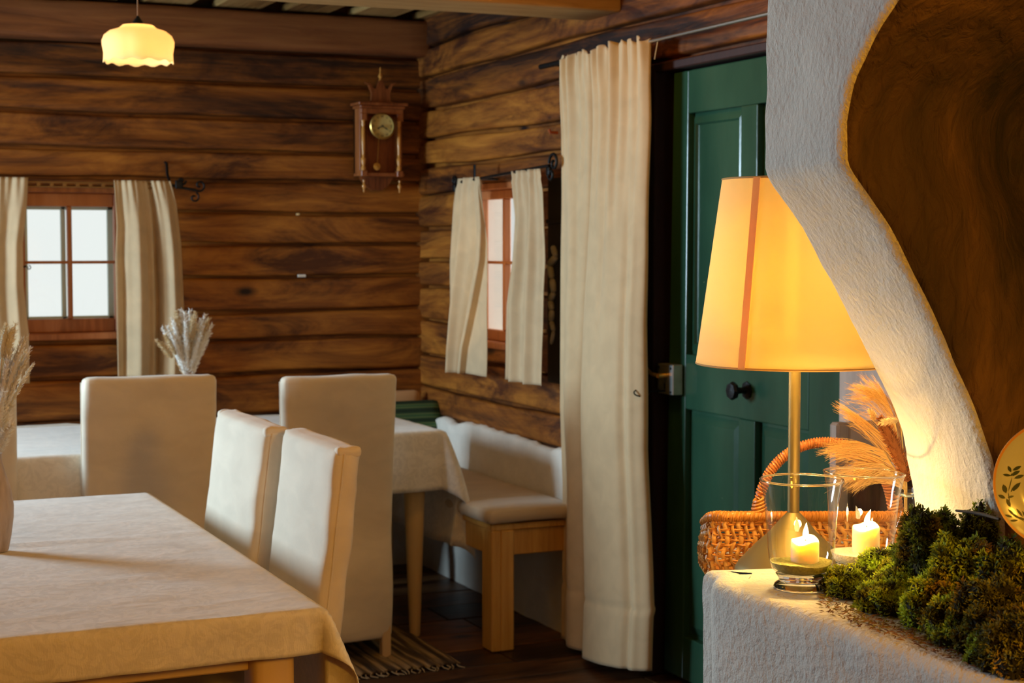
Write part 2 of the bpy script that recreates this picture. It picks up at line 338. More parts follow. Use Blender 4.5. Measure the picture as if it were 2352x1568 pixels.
def soft(c, half, r, n=(8,8,8), deform=None):
    """rounded, subdivided box (upholstery, cushions, masonry) -> verts, faces"""
    vs = []; fs = []; seen = {}
    def vert(p):
        q = [max(-half[i]+r, min(half[i]-r, p[i])) for i in range(3)]
        d = Vector([p[i]-q[i] for i in range(3)])
        if d.length > 1e-9: d = d.normalized()*r
        v = Vector(q)+d
        k = (round(p[0],6), round(p[1],6), round(p[2],6))
        if k not in seen:
            seen[k] = len(vs)
            if deform: v = deform(v)
            vs.append(Vector(c)+v)
        return seen[k]
    for ax in range(3):
        a, b = [i for i in range(3) if i != ax]
        def lin(i, k):
            m = n[i]; R = r/half[i]
            # denser at rounded ends
            e = [-1, -1+R*.35, -1+R] + [(-1+R)+(2-2*R)*t/m for t in range(1, m)] + [1-R, 1-R*.35, 1]
            return e[k]*half[i]
        na, nb = n[a]+4, n[b]+4
        for s in (-1, 1):
            for i in range(na):
                for j in range(nb):
                    q = []
                    for di, dj in ((0,0),(1,0),(1,1),(0,1)):
                        p = [0,0,0]; p[ax] = s*half[ax]; p[a] = lin(a, i+di); p[b] = lin(b, j+dj); q.append(vert(p))
                    if (s > 0) == (ax == 1): q.reverse()
                    fs.append(tuple(q))
    return vs, fs
def tag(o, label, cat, group=None, kind=None):
    if label: o['label'] = label
    if cat: o['category'] = cat
    if group: o['group'] = group
    if kind: o['kind'] = kind
    return o
def thing(name, loc, label, cat, group=None, rz=0):
    o = bpy.data.objects.new(name, None); C.objects.link(o); o.location = loc; o.rotation_euler.z = rz; o.empty_display_size = .1
    return tag(o, label, cat, group)
def part(mb, name, mat, t, **k):
    """mesh given in world coordinates, child of empty t (unrotated)"""
    L = t.location; p = t.parent
    while p: L = L + p.location; p = p.parent
    mb.v = [(v[0]-L[0], v[1]-L[1], v[2]-L[2]) for v in mb.v]
    return mb.build(name, mat, t, **k)
def struct(o): o['kind'] = 'structure'; return o
def nz(x, y=0, z=0, s=1): return noise.noise(Vector((x*s, y*s, z*s)))
def interp(x, xs, ys):
    if x <= xs[0]: return ys[0]
    for i in range(1, len(xs)):
        if x <= xs[i]:
            t = (x-xs[i-1])/(xs[i]-xs[i-1]); return ys[i-1]+(ys[i]-ys[i-1])*t
    return ys[-1]

# ------------------------------------------------------------------ room shell
XR, YB, XL, YF, ZC = 2.65, 6.81, -1.38, -1.6, 2.40
rng = random.Random(4)
def log_wall(name, axis, plane, u0, u1, seams, holes, mat, tints=None, bulge=.022, inward=-1, wob=.006, back=.16):
    """horizontal hewn logs. axis 0: wall runs along X at y=plane; axis 1: along Y at x=plane. holes: (u0,u1,z0,z1)"""
    m = MB(); seams = sorted(seams)
    for li in range(len(seams)-1):
        z0, z1 = seams[li], seams[li+1]; tn = tints[li] if tints else rng.random()
        cuts = [(u0, u1, z0, z1)]
        for h in holes:
            new = []
            for (a, b, c, d) in cuts:
                if h[3] <= c or h[2] >= d or h[1] <= a or h[0] >= b: new.append((a,b,c,d)); continue
                if a < h[0]: new.append((a, h[0], c, d))
                if h[1] < b: new.append((h[1], b, c, d))
                if h[2] > c: new.append((max(a,h[0]), min(b,h[1]), c, h[2]))
                if h[3] < d: new.append((max(a,h[0]), min(b,h[1]), h[3], d))
            cuts = new
        for (a, b, c, d) in cuts:
            nu = max(2, int((b-a)/.06)); nv = 16
            def f(u, v, a=a, b=b, c=c, d=d, z0=z0, z1=z1, li=li):
                tt = 2*v-1; v = .5+.5*math.copysign(1-(1-abs(tt))**2, tt)
                uu = a+(b-a)*u; zz = c+(d-c)*v
                q = (zz-z0)/(z1-z0); e = abs(2*q-1)
                g0 = .0035+.004*nz(uu*2.3, li*7.1); g1 = .0035+.004*nz(uu*2.1, li*5.3+3)
                wz0 = wob*nz(uu*1.3, li*1.0+.5, plane)*2; wz1 = wob*nz(uu*1.3, li+1.0+.5, plane)*2
                z = zz + wz0*(1-q) + wz1*q + (g0*(1-q)*2-g1*q*2)*(e**4)
                dep = bulge*.7*(1-e**14) - .026*(e > .985) + .010*nz(uu*1.7, zz*9, li*3.3) + .004*nz(uu*9, zz*40, li)
                p = plane + inward*dep
                return (uu, p, z) if axis == 0 else (p, uu, z)
            m.grid(f, nu, nv, tn)
            # log body behind the face
            k = plane - inward*.028; k2 = plane - inward*back
            if axis == 0: m.box((a, k, c), (b, k2, d), tn)
            else: m.box((k, a, c), (k2, b, d), tn)
    return m
bs = [.69, .871, 1.011, 1.138, 1.277, 1.42, 1.553, 1.688, 1.808, 1.955, 2.093, 2.236, ZC+.06]
W1 = (.885, 1.345, 1.03, 1.655)          # back wall window hole
m = log_wall('wall_back', 0, YB, XL, XR+.1, bs, [W1], M_LOGX, tints=[.5,.55,.7,.62,.75,.6,.6,.5,.4,.3,.22,.1])  # upper logs tinted darker, painting in the falloff of light with height
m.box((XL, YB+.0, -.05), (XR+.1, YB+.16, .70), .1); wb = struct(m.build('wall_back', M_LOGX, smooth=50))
dm = MB()
def dado_y(u, v):
    x = XL+(XR-XL)*u; z = .69*v + (.012*nz(x*9, 3) if v > .95 else 0)
    return (x, YB-.03-.012*nz(x*2, z*3)-(.02 if v < .9 else .012*(1-v)*10), z)
dm.grid(dado_y, 80, 16); d1 = dm.build('plaster_base', M_DADO, wb, smooth=60)
rs = [.665, .793, .938, 1.087, 1.231, 1.345, 1.484, 1.629, 1.755, 1.873, 2.009, 2.151, 2.281, ZC+.06]
W2 = (5.70, 6.27, 1.00, 1.665)           # right wall window hole
DH = (3.62, 4.715, -.1, 2.00)            # door hole
m = log_wall('wall_right', 1, XR, 2.9, YB+.1, rs, [W2, DH], M_LOGY, tints=[.25,.66,.7,.6,.55,.66,.6,.5,.6,.5,.35,.3,.15])  # top tints darkened too, as painted shade towards the ceiling
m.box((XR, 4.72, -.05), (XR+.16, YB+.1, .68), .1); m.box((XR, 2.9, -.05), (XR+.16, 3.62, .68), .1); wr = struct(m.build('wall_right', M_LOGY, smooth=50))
for (a, b) in ((4.72, YB), (2.9, 3.40)):
    dm = MB()
    def dado_x(u, v, a=a, b=b):
        y = a+(b-a)*u; e = .018*nz(y*7, 1.3)+.008*nz(y*23, 5)
        if v <= .8:
            z = .665*v/.8; return (XR-.045-.010*nz(y*2, z*3)-.006*nz(y*9, z*9), y, z + (e if v > .79 else 0))
        return (XR-.045+.05*(v-.8)/.2, y, .665+e+.012*math.sin((v-.8)/.2*PI))
    dm.grid(dado_x, int((b-a)/.025), 20)
    dm.build('plaster_base', M_DADO, wr, smooth=80)
fm = MB(); y = YF; i = 0
while y < YB+.1:
    wd = rng.uniform(.16, .24); x = XL-rng.uniform(0, 2)
    while x < 2.9:
        ln = rng.uniform(1.6, 3.0)
        fm.box((max(x, XL-.1), y+.002, -.05), (min(x+ln-.004, 2.9), min(y+wd-.003, YB+.1), 0+rng.uniform(-.002,0)), rng.random(), bev=.003); x += ln
    y += wd
fm.box((XL-.1, YF, -.09), (2.9, YB+.1, -.05), 0)
struct(fm.build('floor', M_FLOOR))
cm = MB(); x = XL
cm.box((XL-.1, YF-.1, ZC+.055), (XR+.2, YB+.15, ZC+.09), .1)
x = XL; k = 0
gx = [P(px, 25, Y=6.6).x for px in (140, 320, 487, 642, 805)]
step = (gx[4]-gx[0])/4
x = gx[0]-step*12
while x < XR:
    a = x+.05; b = x+step-.05
    if a > XL and a < XR:
        cm.box((a, YF, ZC), (min(b, XR), YB+.1, ZC+.03), rng.uniform(.3, 1.0), bev=.004)
    x += step
struct(cm.build('ceiling', M_CEIL))
bm_ = MB()
v, f = soft(((XL+2.66)/2, YB-.035, (2.236+ZC-.012)/2), ((2.66-XL)/2, .075, (ZC-.012-2.236)/2), .02, (40, 2, 4), lambda v: v+Vector((0, .01*nz(v.x*2, v.z*8), .006*nz(v.x*1.5, 9))))
bm_.add(v, f, .3); struct(bm_.build('trim_1', M_BEAM, smooth=60))
jm = MB()
v, f = soft(((XL+2.64)/2, 5.045, 2.30), ((2.64-XL)/2, .125, .10), .012, (40, 3, 2), lambda v: v+Vector((0, .006*nz(v.x*2, v.z*8), .006*nz(v.x*1.5, 4))))
jm.add(v, f, .7); struct(jm.build('trim_2', M_JOIST, smooth=60))
jm = MB()
v, f = soft(((XL+2.64)/2, 2.9, 2.30), ((2.64-XL)/2, .125, .10), .012, (20, 3, 2)); jm.add(v, f, .6)
struct(jm.build('trim_3', M_JOIST, smooth=60))
# left wall with its two window openings, and the wall behind the camera
lm = log_wall('wall_left', 1, XL, YF, YB+.1, [0,.2]+[.2+.15*k for k in range(1,16)], [(5.15, 6.3, 1.0, 2.1)], M_LOGY, inward=1)
struct(lm.build('wall_left', M_LOGY, smooth=50))
lm = log_wall('wall_front', 0, YF, XL-.1, 2.9, [0,.2]+[.2+.15*k for k in range(1,16)], [], M_LOGX, inward=1)
struct(lm.build('wall_front', M_LOGX, smooth=50))
pm = MB(); pm.box((2.62, YF, 0), (2.80, 2.9, ZC+.06)); struct(pm.build('wall_stove_side', M_DADO))

# ------------------------------------------------------------------ windows
def window(name, axis, plane, u0, u1, z0, z1, out, pane_u, pane_z, mu, mz):
    """out=+1: outdoors is at larger coordinate. pane_u/z glazed opening; mu, mz muntin centre"""
    L = (0, 0, 0)
    wn = struct(thing(name, (0,0,0), None, None))
    def B(m, ua, ub, da, db, za, zb, bev=.004, t=.5):
        a = plane+out*da; b = plane+out*db
        if axis == 0: m.box((ua, a, za), (ub, b, zb), t, bev)
        else: m.box((a, ua, za), (b, ub, zb), t, bev)
    # fixed frame lining the log opening
    m = MB(); th = .028
    B(m, u0, u0+th, -.01, .16, z0, z1); B(m, u1-th, u1, -.01, .16, z0, z1)
    B(m, u0+th, u1-th, -.01, .16, z1-th, z1, t=.4); B(m, u0+th, u1-th, -.02, .16, z0, z0+th, t=.3)
    m.build('window_frame', M_WIN, wn)
    # sash
    m = MB(); s0, s1 = .03, .062; A0, A1 = u0+th, u1-th; Z0, Z1 = z0+th, z1-th
    B(m, A0, pane_u[0], s0, s1, Z0, Z1, t=.6); B(m, pane_u[1], A1, s0, s1, Z0, Z1, t=.6)
    B(m, pane_u[0], pane_u[1], s0, s1, pane_z[1], Z1, t=.7); B(m, pane_u[0], pane_u[1], s0, s1, Z0, pane_z[0], t=.4)
    m.build('sash', M_WIN, wn)
    m = MB(); g = .009
    B(m, mu-g, mu+g, s0-.004, s1-.004, pane_z[0], pane_z[1], .003); m.build('muntin', M_WIN, wn)
    m = MB(); B(m, pane_u[0], pane_u[1], s0-.002, s1-.008, mz-.006, mz+.006, .002); m.build('muntin', M_WIN, wn)
    m = MB(); d0, d1_ = .066, .165
    for (a, b, c, d) in ((u0+th, u0+th+.004, z0+th, z1-th), (u1-th-.004, u1-th, z0+th, z1-th), (u0+th+.004, u1-th-.004, z1-th-.004, z1-th), (u0+th+.004, u1-th-.004, z0+th, z0+th+.004)): B(m, a, b, d0, d1_, c, d, 0)
    m.build('outer_reveal', M_REVEAL, wn)
    # outer casement, weathered pale
    m = MB(); o0, o1 = .105, .13
    for (a, b, c, d) in ((A0, pane_u[0]+.02, Z0, Z1), (pane_u[1]-.012, A1, Z0, Z1), (A0, A1, pane_z[1]-.012, Z1), (A0, A1, Z0, pane_z[0]+.008), (mu-.022, mu-.004, Z0, Z1)):
        B(m, a, b, o0, o1, c, d, .002)
    if axis == 0: m.build('outer_casement', M_OUTERW, wn)
    for (a, b) in ((pane_u[0], mu-g), (mu+g, pane_u[1])):
        for (c, d) in ((pane_z[0], mz-.006), (mz+.006, pane_z[1])):
            m = MB(); B(m, a, b, .046, .049, c, d, 0); m.build('pane', M_PANE, wn)
    return wn
M_REVEAL = plain('white_limed_reveal', (.85,.78,.70), .8)
M_OUTERW = plain('weathered_white_sash', (.62,.72,.68), .6)
w1 = window('window_1', 0, YB, W1[0], W1[1], W1[2], W1[3], 1, (.945, 1.300), (1.114, 1.572), 1.121, 1.345)
w2 = window('window_2', 1, XR, W2[0], W2[1], W2[2], W2[3], 1, (5.76, 6.21), (1.072, 1.60), 5.985, 1.345)
def scroll(c, r0, turns, ax, n=28, s=1, a0=0):
    pts = []
    for i in range(n):
        t = i/(n-1); a = a0+s*turns*2*PI*t; r = r0*(1-.85*t)
        dx, dz = r*math.cos(a), r*math.sin(a)
        pts.append((c[0]+dx, c[1], c[2]+dz) if ax == 0 else (c[0], c[1]+dx, c[2]+dz))
    return pts
c = P(60, 612, Y=YB-.02)
m = MB(); m.tube([c+Vector((-.035,0,.02)), c+Vector((-.03,-.01,-.005)), c+Vector((.0,-.012,.002))], .004, 6)
m.tube(scroll(c+Vector((.008,-.012,-.004)), .010, 1.1, 0, s=-1, a0=PI/2), .002, 6); m.box(c+Vector((-.042,-.002,-.03)), c+Vector((-.03,.012,.03)), bev=.002)
m.build('window_latch', M_IRON, w1, smooth=60)
c = P(1106, 610, X=XR-.02)
m = MB(); m.tube([c+Vector((0,0,.03)), c+Vector((-.01,.0,.0)), c+Vector((-.02,.01,-.02))], .004, 6); m.tube(scroll(c+Vector((-.012,.012,-.03)), .010, 1.1, 1), .0025, 6)
m.build('window_latch', M_IRON, w2, smooth=60)

# ------------------------------------------------------------------ door
d1 = struct(thing('door_1', (0,0,0), None, None))
YL, YR_ = 4.635, 3.65
def yd(px): return P(px, 800, X=XR).y
def zd(px, py): return P(px, py, X=XR).z
m = MB(); th = .035
sY = [YL, yd(1572), yd(1697), yd(1735), yd(1858), YR_]
rz_ = [.02, .16, .895, 1.07, 1.83, 1.965]
# stiles and rails (left stile leans a little, the old door is out of true)
def sk(y, z): return y-.045*(z/1.965)*max(0, (y-4.45)/(YL-4.45))
def stile(y0, y1, z0, z1, d=.0):
    n = 8; vs = []
    q = [(XR+d, sk(y0, z0), z0), (XR+d, sk(y1, z0), z0), (XR+d, sk(y1, z1), z1), (XR+d, sk(y0, z1), z1)]
    q2 = [(XR+th, a[1], a[2]) for a in q]
    m.add(q+q2, [(0,1,2,3),(7,6,5,4),(0,4,5,1),(1,5,6,2),(2,6,7,3),(3,7,4,0)])
stile(sY[0], sY[1], rz_[0], rz_[5]); stile(sY[2], sY[3], rz_[1], rz_[2]); stile(sY[2], sY[3], rz_[3], rz_[4]); stile(sY[4], sY[5], rz_[0], rz_[5])
for (a, b) in ((rz_[0], rz_[1]), (rz_[2], rz_[3]), (rz_[4], rz_[5])): stile(sY[1], sY[4], a, b)
door_leaf = m.build('door_leaf', M_GREEN, d1)
mdv = door_leaf.modifiers.new('bevel', 'BEVEL'); mdv.width = .004; mdv.segments = 2
for (a, b) in ((sY[1], sY[2]), (sY[3], sY[4])):
    for (z0, z1) in ((rz_[1], rz_[2]), (rz_[3], rz_[4])):
        m = MB(); up_ = z0 > .5
        iy0, iy1 = a-.012, b+.012; iz0, iz1 = z0+.012, z1-.012; ch = .028
        # chamfered raised field
        X0, X1 = XR+.022, XR+(.010 if not up_ else .016)
        def loop(x, e): return [(x, iy0-e, iz0+e), (x, iy1+e, iz0+e), (x, iy1+e, iz1-e), (x, iy0-e, iz1-e)]
        o = [(XR+.024, a, z0), (XR+.024, b, z0), (XR+.024, b, z1), (XR+.024, a, z1)]
        vs = o + loop(X0, 0) + loop(X1, ch if not up_ else .02)
        fs = [tuple((i, (i+1)%4, 4+(i+1)%4, 4+i)) for i in range(4)] + [tuple((4+i, 4+(i+1)%4, 8+(i+1)%4, 8+i)) for i in range(4)]
        if up_:   # a further sunk flat inside the moulding
            vs += loop(XR+.024, .026); fs += [tuple((8+i, 8+(i+1)%4, 12+(i+1)%4, 12+i)) for i in range(4)] + [(12,13,14,15)]
        else: fs.append((8,9,10,11))
        m.add(vs, fs); m.build('door_panel', M_GREEN, d1)
m = MB(); m.box((XR-.03, 4.66, 0), (XR+.14, 4.725, 2.0), .5, .004); m.box((XR-.03, 3.62, 1.972), (XR+.14, 4.66, 2.0), .5, .004)
m.build('door_frame', M_DARK, d1)
M_PINKW = wood('limewashed_board', (.38,.27,.20), (.50,.37,.29), (.60,.47,.38), axis=2, knots=False, rough=.6, bump=.1)
m = MB(); m.box((XR-.035, 3.36, 0), (XR+.02, 3.638, 2.12), .6, .006); m.build('door_casing', M_PINKW, d1)
m = MB(); m.box((XR+.15, 3.5, 0), (XR+.2, 4.8, 2.1)); m.build('dark_backing', M_DARK, d1)
# box lock, lever, key, knob
lp0 = P(1510, 832, X=XR-.04); lp1 = P(1545, 912, X=XR-.04)
m = MB(); m.box((XR-.04, lp1.y, lp1.z+.005), (XR-.002, lp0.y, lp0.z-.002), .5, .003); lk = m.build('box_lock', M_LOCK, d1)
m = MB()
for z in (lp1.z+.015, lp0.z-.014):
    for y_ in (lp0.y-.012, lp1.y+.012): m.lathe([(.004,0),(.004,.003),(.002,.004)], n=8, mat=Matrix.Translation((XR-.04, y_, z)) @ Matrix.Rotation(-PI/2, 4, 'Y'))
m.box((XR-.0415, (lp0.y+lp1.y)/2-.003, lp1.z+.022), (XR-.036, (lp0.y+lp1.y)/2+.003, lp1.z+.04))
m.build('screw', M_IRON, lk)
c = P(1530, 862, X=XR-.04)
m = MB(); m.tube([c, c+Vector((-.03,0,0))], .008, 10); m.tube([c+Vector((-.03,0,0)), c+Vector((-.036,.03,.004)), c+Vector((-.038,.06,.016))], [.0075,.006,.0085], 10)
m.build('door_handle', M_BRASS, lk, smooth=60)
c = P(1528, 897, X=XR-.04)
m = MB(); m.tube([c, c+Vector((-.055,.004,-.001))], .0028, 6)
pts = [c+Vector((-.055-.028+.028*math.cos(a), .006+.012*math.sin(a)*.6, .011*math.sin(a)-.004)) for a in [2*PI*i/16 for i in range(16)]]
m.tube(pts, .0024, 6, closed=True); m.build('key', M_IRON, lk, smooth=60)
c = P(1716, 896, X=XR)
m = MB(); RY = Matrix.Translation(c) @ Matrix.Rotation(-PI/2, 4, 'Y')
m.lathe([(.027,0),(.027,.004),(.012,.007),(.009,.02),(.012,.036),(.026,.044),(.028,.052),(.024,.060),(.0,.063)], n=8, mat=RY)
m.build('door_knob', M_IRON, d1, smooth=35)

# ------------------------------------------------------------------ curtains and rods
def gauss(x, c, s): return math.exp(-((x-c)/s)**2)
# small curtains: silhouettes by height
def small_curtain(name, axis, plane, zt, zb, eL, eR, folds, label, mid=None, seed=0, layers=False):
    """eL/eR: lists of (z, u). folds: list (centre, width, depth)"""
    zs = sorted([e[0] for e in eL]); 
    def ed(e, z):
        e = sorted(e); return interp(z, [a[0] for a in e], [a[1] for a in e])
    m = MB()
    def f(u, v):
        z = zt+(zb-zt)*v
        a, b = ed(eL, z), ed(eR, z)
        if layers:
            mdl = ed(mid, z); uu = u
            if u < .55: x = a+(mdl-a)*(u/.55); lay = 0
            elif u < .65: x = mdl; lay = (u-.55)/.1
            else: x = mdl+(b-mdl)*((u-.65)/.35); lay = 1
            dep0 = .030*lay*min(1, v*3)
        else: x = a+(b-a)*u; dep0 = 0
        d = 0
        for (c_, s_, h_) in folds: d += h_*gauss(u, c_+.02*math.sin(v*3+seed), s_)*min(1, .35+v*1.6)
        d += .0035*math.sin(u*62+seed)*max(0, 1-v*5) + .004*nz(u*6, v*4, seed)
        if v < .04: d += .004
        p = plane - .012 + dep0 + d
        return (x, p, z) if axis == 0 else (p, x, z)
    m.grid(f, 90, 60)
    o = m.build(name, M_CURT, smooth=180, solid=.0022)
    return o
def xb(px, Yp=YB-.10): return P(px, 500, Y=Yp).x
def zb_(py, px=330): return P(px, py, Y=YB-.10).z
c1 = small_curtain('window_curtain', 0, YB-.105, zb_(415), zb_(864), [(zb_(415), xb(262)), (zb_(520), xb(266)), (zb_(600), xb(262)), (zb_(864), xb(264))],
    [(zb_(415), xb(391)), (zb_(470), xb(404)), (zb_(560), xb(413)), (zb_(700), xb(418)), (zb_(864), xb(417))],
    [(.10,.05,.020), (.32,.09,-.034), (.62,.045,.06), (.83,.06,-.026), (.95,.03,.014), (.48,.04,.012)], '')
tag(c1, 'cream linen window curtain hanging right of the left four-pane window', 'curtain', 'small window curtains')
c2 = small_curtain('window_curtain', 0, YB-.105, zb_(412), zb_(870), [(zb_(412), xb(-120)), (zb_(870), xb(-125))],
    [(zb_(412), xb(65)), (zb_(470), xb(61)), (zb_(560), xb(50)), (zb_(650), xb(50)), (zb_(760), xb(60)), (zb_(870), xb(60))],
    [(.3,.06,.02), (.5,.06,-.02), (.75,.05,.014), (.9,.05,-.014)], '', seed=2)
tag(c2, 'cream linen window curtain at the left edge of the picture behind dried flowers', 'curtain', 'small window curtains')
XC = XR-.12
def yb2(px): return P(px, 600, X=XC).y
def zb2(py, px): return P(px, py, X=XC).z
c3 = small_curtain('window_curtain', 1, XC, zb2(408, 1080), zb2(858, 1065), [(zb2(408,1060), yb2(1055)), (zb2(470,1050), yb2(1048)), (zb2(600,1040), yb2(1040)), (zb2(858,1040), yb2(1036))],
    [(zb2(408,1105), yb2(1106)), (zb2(560,1107), yb2(1110)), (zb2(858,1107), yb2(1108))],
    [(.08,.05,.026), (.24,.05,-.034), (.40,.045,.026)], '', layers=True, seed=1,
    mid=[(zb2(408,1100), yb2(1104)), (zb2(520,1100), yb2(1109)), (zb2(600,1100), yb2(1105)), (zb2(700,1100), yb2(1088)), (zb2(800,1080), yb2(1066)), (zb2(858,1070), yb2(1060))])
tag(c3, 'narrow cream window curtain left of the small corner window on the right wall', 'curtain', 'small window curtains')
c4 = small_curtain('window_curtain', 1, XC, zb2(390, 1215), zb2(878, 1208), [(zb2(395,1180), yb2(1180)), (zb2(500,1190), yb2(1189)), (zb2(600,1180), yb2(1183)), (zb2(700,1168), yb2(1170)), (zb2(875,1167), yb2(1167))],
    [(zb2(390,1240), yb2(1246)), (zb2(440,1240), yb2(1254)), (zb2(600,1255), yb2(1258)), (zb2(875,1250), yb2(1250))],
    [(.10,.06,.022), (.30,.07,-.030), (.52,.04,.034), (.70,.06,-.03), (.90,.05,.01)], '', seed=5,)
tag(c4, 'cream window curtain right of the small corner window beside the tall curtain', 'curtain', 'small window curtains')
# wrought-iron rods
t = thing('curtain_rod', P(230, 425, Y=YB-.1), 'pierced dark iron curtain rod with scrolled end over the left window', 'curtain rod')
z = P(160, 424, Y=YB-.10).z; xa, xe = xb(-130), xb(402)
m = MB(); m.box((xa, YB-.103, z+.006), (xe, YB-.097, z+.012), bev=.001); m.box((xa, YB-.103, z-.012), (xe, YB-.097, z-.006), bev=.001)
x = xa
while x < xe: m.box((x, YB-.103, z-.006), (x+.014, YB-.097, z+.006)); x += .0505
part(m, 'pierced_bar', plain('bronzed_iron', (.16,.09,.03), .4, metal=.6), t)
e = P(410, 425, Y=YB-.1)
m = MB(); m.tube([e+Vector((-.03,0,0)), e+Vector((.02,-.005,-.012)), e+Vector((.07,-.01,-.02))], .006, 8)
m.tube(scroll(e+Vector((.085,-.01,.000)), .026, 1.2, 0, s=1, a0=-PI*.7), .0045, 8); m.tube(scroll(e+Vector((.062,-.012,-.050)), .022, 1.1, 0, s=-1, a0=PI*.4), .004, 8)
m.tube(scroll(e+Vector((.012,-.006,.018)), .018, 1.1, 0, s=-1), .005, 8)
v, f = soft(e+Vector((.0,-.01,.002)), (.016,.006,.018), .005, (2,2,2)); m.add(v, f)
part(m, 'scroll_end', M_IRON, t, smooth=60)
e = P(383, 400, Y=YB-.04)
m = MB(); m.tube([e+Vector((0,.03,.05)), e+Vector((0,0,.045)), e+Vector((0,-.01,0)), e+Vector((0,-.06,-.04))], .006, 8)
part(m, 'bracket', M_IRON, t, smooth=60)
t = thing('curtain_rod', P(1150, 400, X=XC), 'black wrought-iron curtain rod with leafy scroll ends over the corner window', 'curtain rod')
a = P(1048, 420, X=XC); b = P(1262, 380, X=XC)
m = MB(); m.tube([a, b], .006, 8); part(m, 'rod', M_IRON, t, smooth=60)
for (e, s) in ((a, 1), (b, -1)):
    m = MB(); k = 1.0 if s > 0 else 1.7
    m.tube(scroll(e+Vector((0, .02*s*k, .008)), .022*k, 1.25, 1, s=-s, a0=0 if s < 0 else PI), .0055, 8)
    m.tube(scroll(e+Vector((-.004, .012*s*k, -.018*k)), .014*k, 1.1, 1, s=s), .005, 8)
    v, f = soft(e+Vector((-.004, .004*s, -.02)), (.008,.014,.016), .006, (2,2,2)); m.add(v, f)
    part(m, 'scroll_end', M_IRON, t, smooth=60)
e = P(1090, 410, X=XC)
m = MB(); m.box(e+Vector((-.003,-.009,-.004)), e+Vector((.003,.009,.055)), bev=.002); m.tube([e+Vector((.0,0,.0)), e+Vector((.10,0,.0))], .005, 8); part(m, 'bracket', M_IRON, t, smooth=60)
# tall door curtain
XB = 2.55
ZT = 2.068
def big(u, v):
    z = ZT+(.0-ZT)*v
    yl = interp(v, [0,.03,.1,.6,.73,1], [5.195,5.205,5.20,5.20,5.17,5.165]); yr = interp(v, [0,.45,.65,.9,1], [4.560,4.560,4.545,4.485,4.495])
    ht = .35+.65*v
    y = yl+(yr-yl)*u
    zbot = interp(u, [0,.3,.34,1], [.02,.015,.01,.065])
    z = ZT+(zbot-ZT)*v
    uc = .33+.10*max(0, 1-v*1.8)
    big_f = [(.04,.05,-.030), (.15,.05,.045), (.25,.05,-.030), (.345,.020,.100), (.45,.08,-.060), (.60,.06,.012), (.70,.05,-.016), (.80,.045,.042), (.92,.05,-.026)]
    if u < uc: d = -.022*gauss(u, .17, .07)+.012*gauss(u, .03, .05)+.085*gauss(u, uc, .045)
    else: d = .055*gauss(u, uc, .012)-.060*math.sin(PI*min(1, (u-uc)/(1-uc)))**.38*(1-gauss(u, uc, .008))+.014*gauss(u, .86, .025)-.006*gauss(u, .93, .02)
    d *= min(1, .25+v*1.3)
    d += (.022*gauss(u, .62, .03)-.016*gauss(u, .70, .04)+.02*gauss(u, .22, .03))*max(0, 1-v*1.9)
    # gathered heading
    gth = max(0, 1-v*3.2)
    d += .011*math.sin(u*2*PI*11+1.5*math.sin(u*9))*gth + .006*math.sin(u*2*PI*23+2)*max(0, 1-v*14)
    d -= .012*max(0, 1-v*8)
    if v < .035: z += .008*math.sin(u*2*PI*13)+.006*nz(u*20, 1)
    d += .004*nz(u*5, v*6, 2)
    if abs(v-.905) < .006: d += .0035
    if v > .905: d -= .002
    return (XB-.02*v + d, y, z)
m = MB(); m.grid(big, 220, 170)
o = m.build('door_curtain', M_BIGC, smooth=180, solid=.003)
tag(o, 'floor-length heavy linen curtain gathered on a rod beside the green door', 'curtain')
t = thing('curtain_rod', (XB, 4.6, 2.057), 'long slim rod of the tall curtain, running above the green door', 'curtain rod')
m = MB(); m.tube([(XB-.004, 4.56, 2.057), (XB-.004, 3.2, 2.060)], .006, 10); part(m, 'steel_rod', M_STEEL, t, smooth=60)
m = MB(); m.tube([(XB+.004, 5.38, 2.057), (XB+.004, 5.20, 2.057)], .010, 10); m.tube([(XB+.004, 5.20, 2.057), (XB+.004, 4.56, 2.057)], .005, 10); part(m, 'sleeve', M_IRON, t, smooth=60)
for yy_ in (5.30, 3.3):
    m = MB(); m.tube([(XB, yy_, 2.057), (XR+.0, yy_, 2.057)], .005, 8); part(m, 'bracket', M_IRON, t)
c = P(1505, 110, X=XB); 
m = MB(); m.tube([c+Vector((0,-.02,.03)), c+Vector((0,-.005,-.01)), c+Vector((0,.004,-.035))], .0018, 6)
o = m.build('draw_cord', plain('straw_cord', (.6,.42,.2), .8)); tag(o, 'short frayed straw-coloured cord end at the top corner of the tall curtain', 'cord')
# black board as painted curtain shadow, and a gnarled hanging garland between the curtains
y0, y1 = P(1260, 600, X=XR-.05).y, P(1300, 600, X=XR-.05).y
zt, zbm = P(1275, 408, X=XR-.05).z, P(1275, 880, X=XR-.05).z
m = MB(); m.box((XR-.055, y1-.06, zbm), (XR-.028, y0, zt), .5, .004); m.box((XR-.062, y1-.06, zbm+.78*(zt-zbm)), (XR-.05, y0, zbm+.80*(zt-zbm)), .5, .002)
o = m.build('curtain_shadow_board', plain('curtain_shadow_black', (.012,.007,.005), .7, vary=.3, stretch=(8,8,1)))  # black panel stands in for the curtain's shadow on the logs
tag(o, 'narrow black board painted as curtain shadow between the corner window and the tall curtain', 'shadow board')
m = MB()
pts = [(1270, 565), (1277, 590), (1262, 608), (1268, 640), (1272, 672), (1264, 690), (1268, 712), (1266, 738), (1272, 760), (1266, 790)]
pp = [P(a, b, X=XR-.085) for a, b in pts]
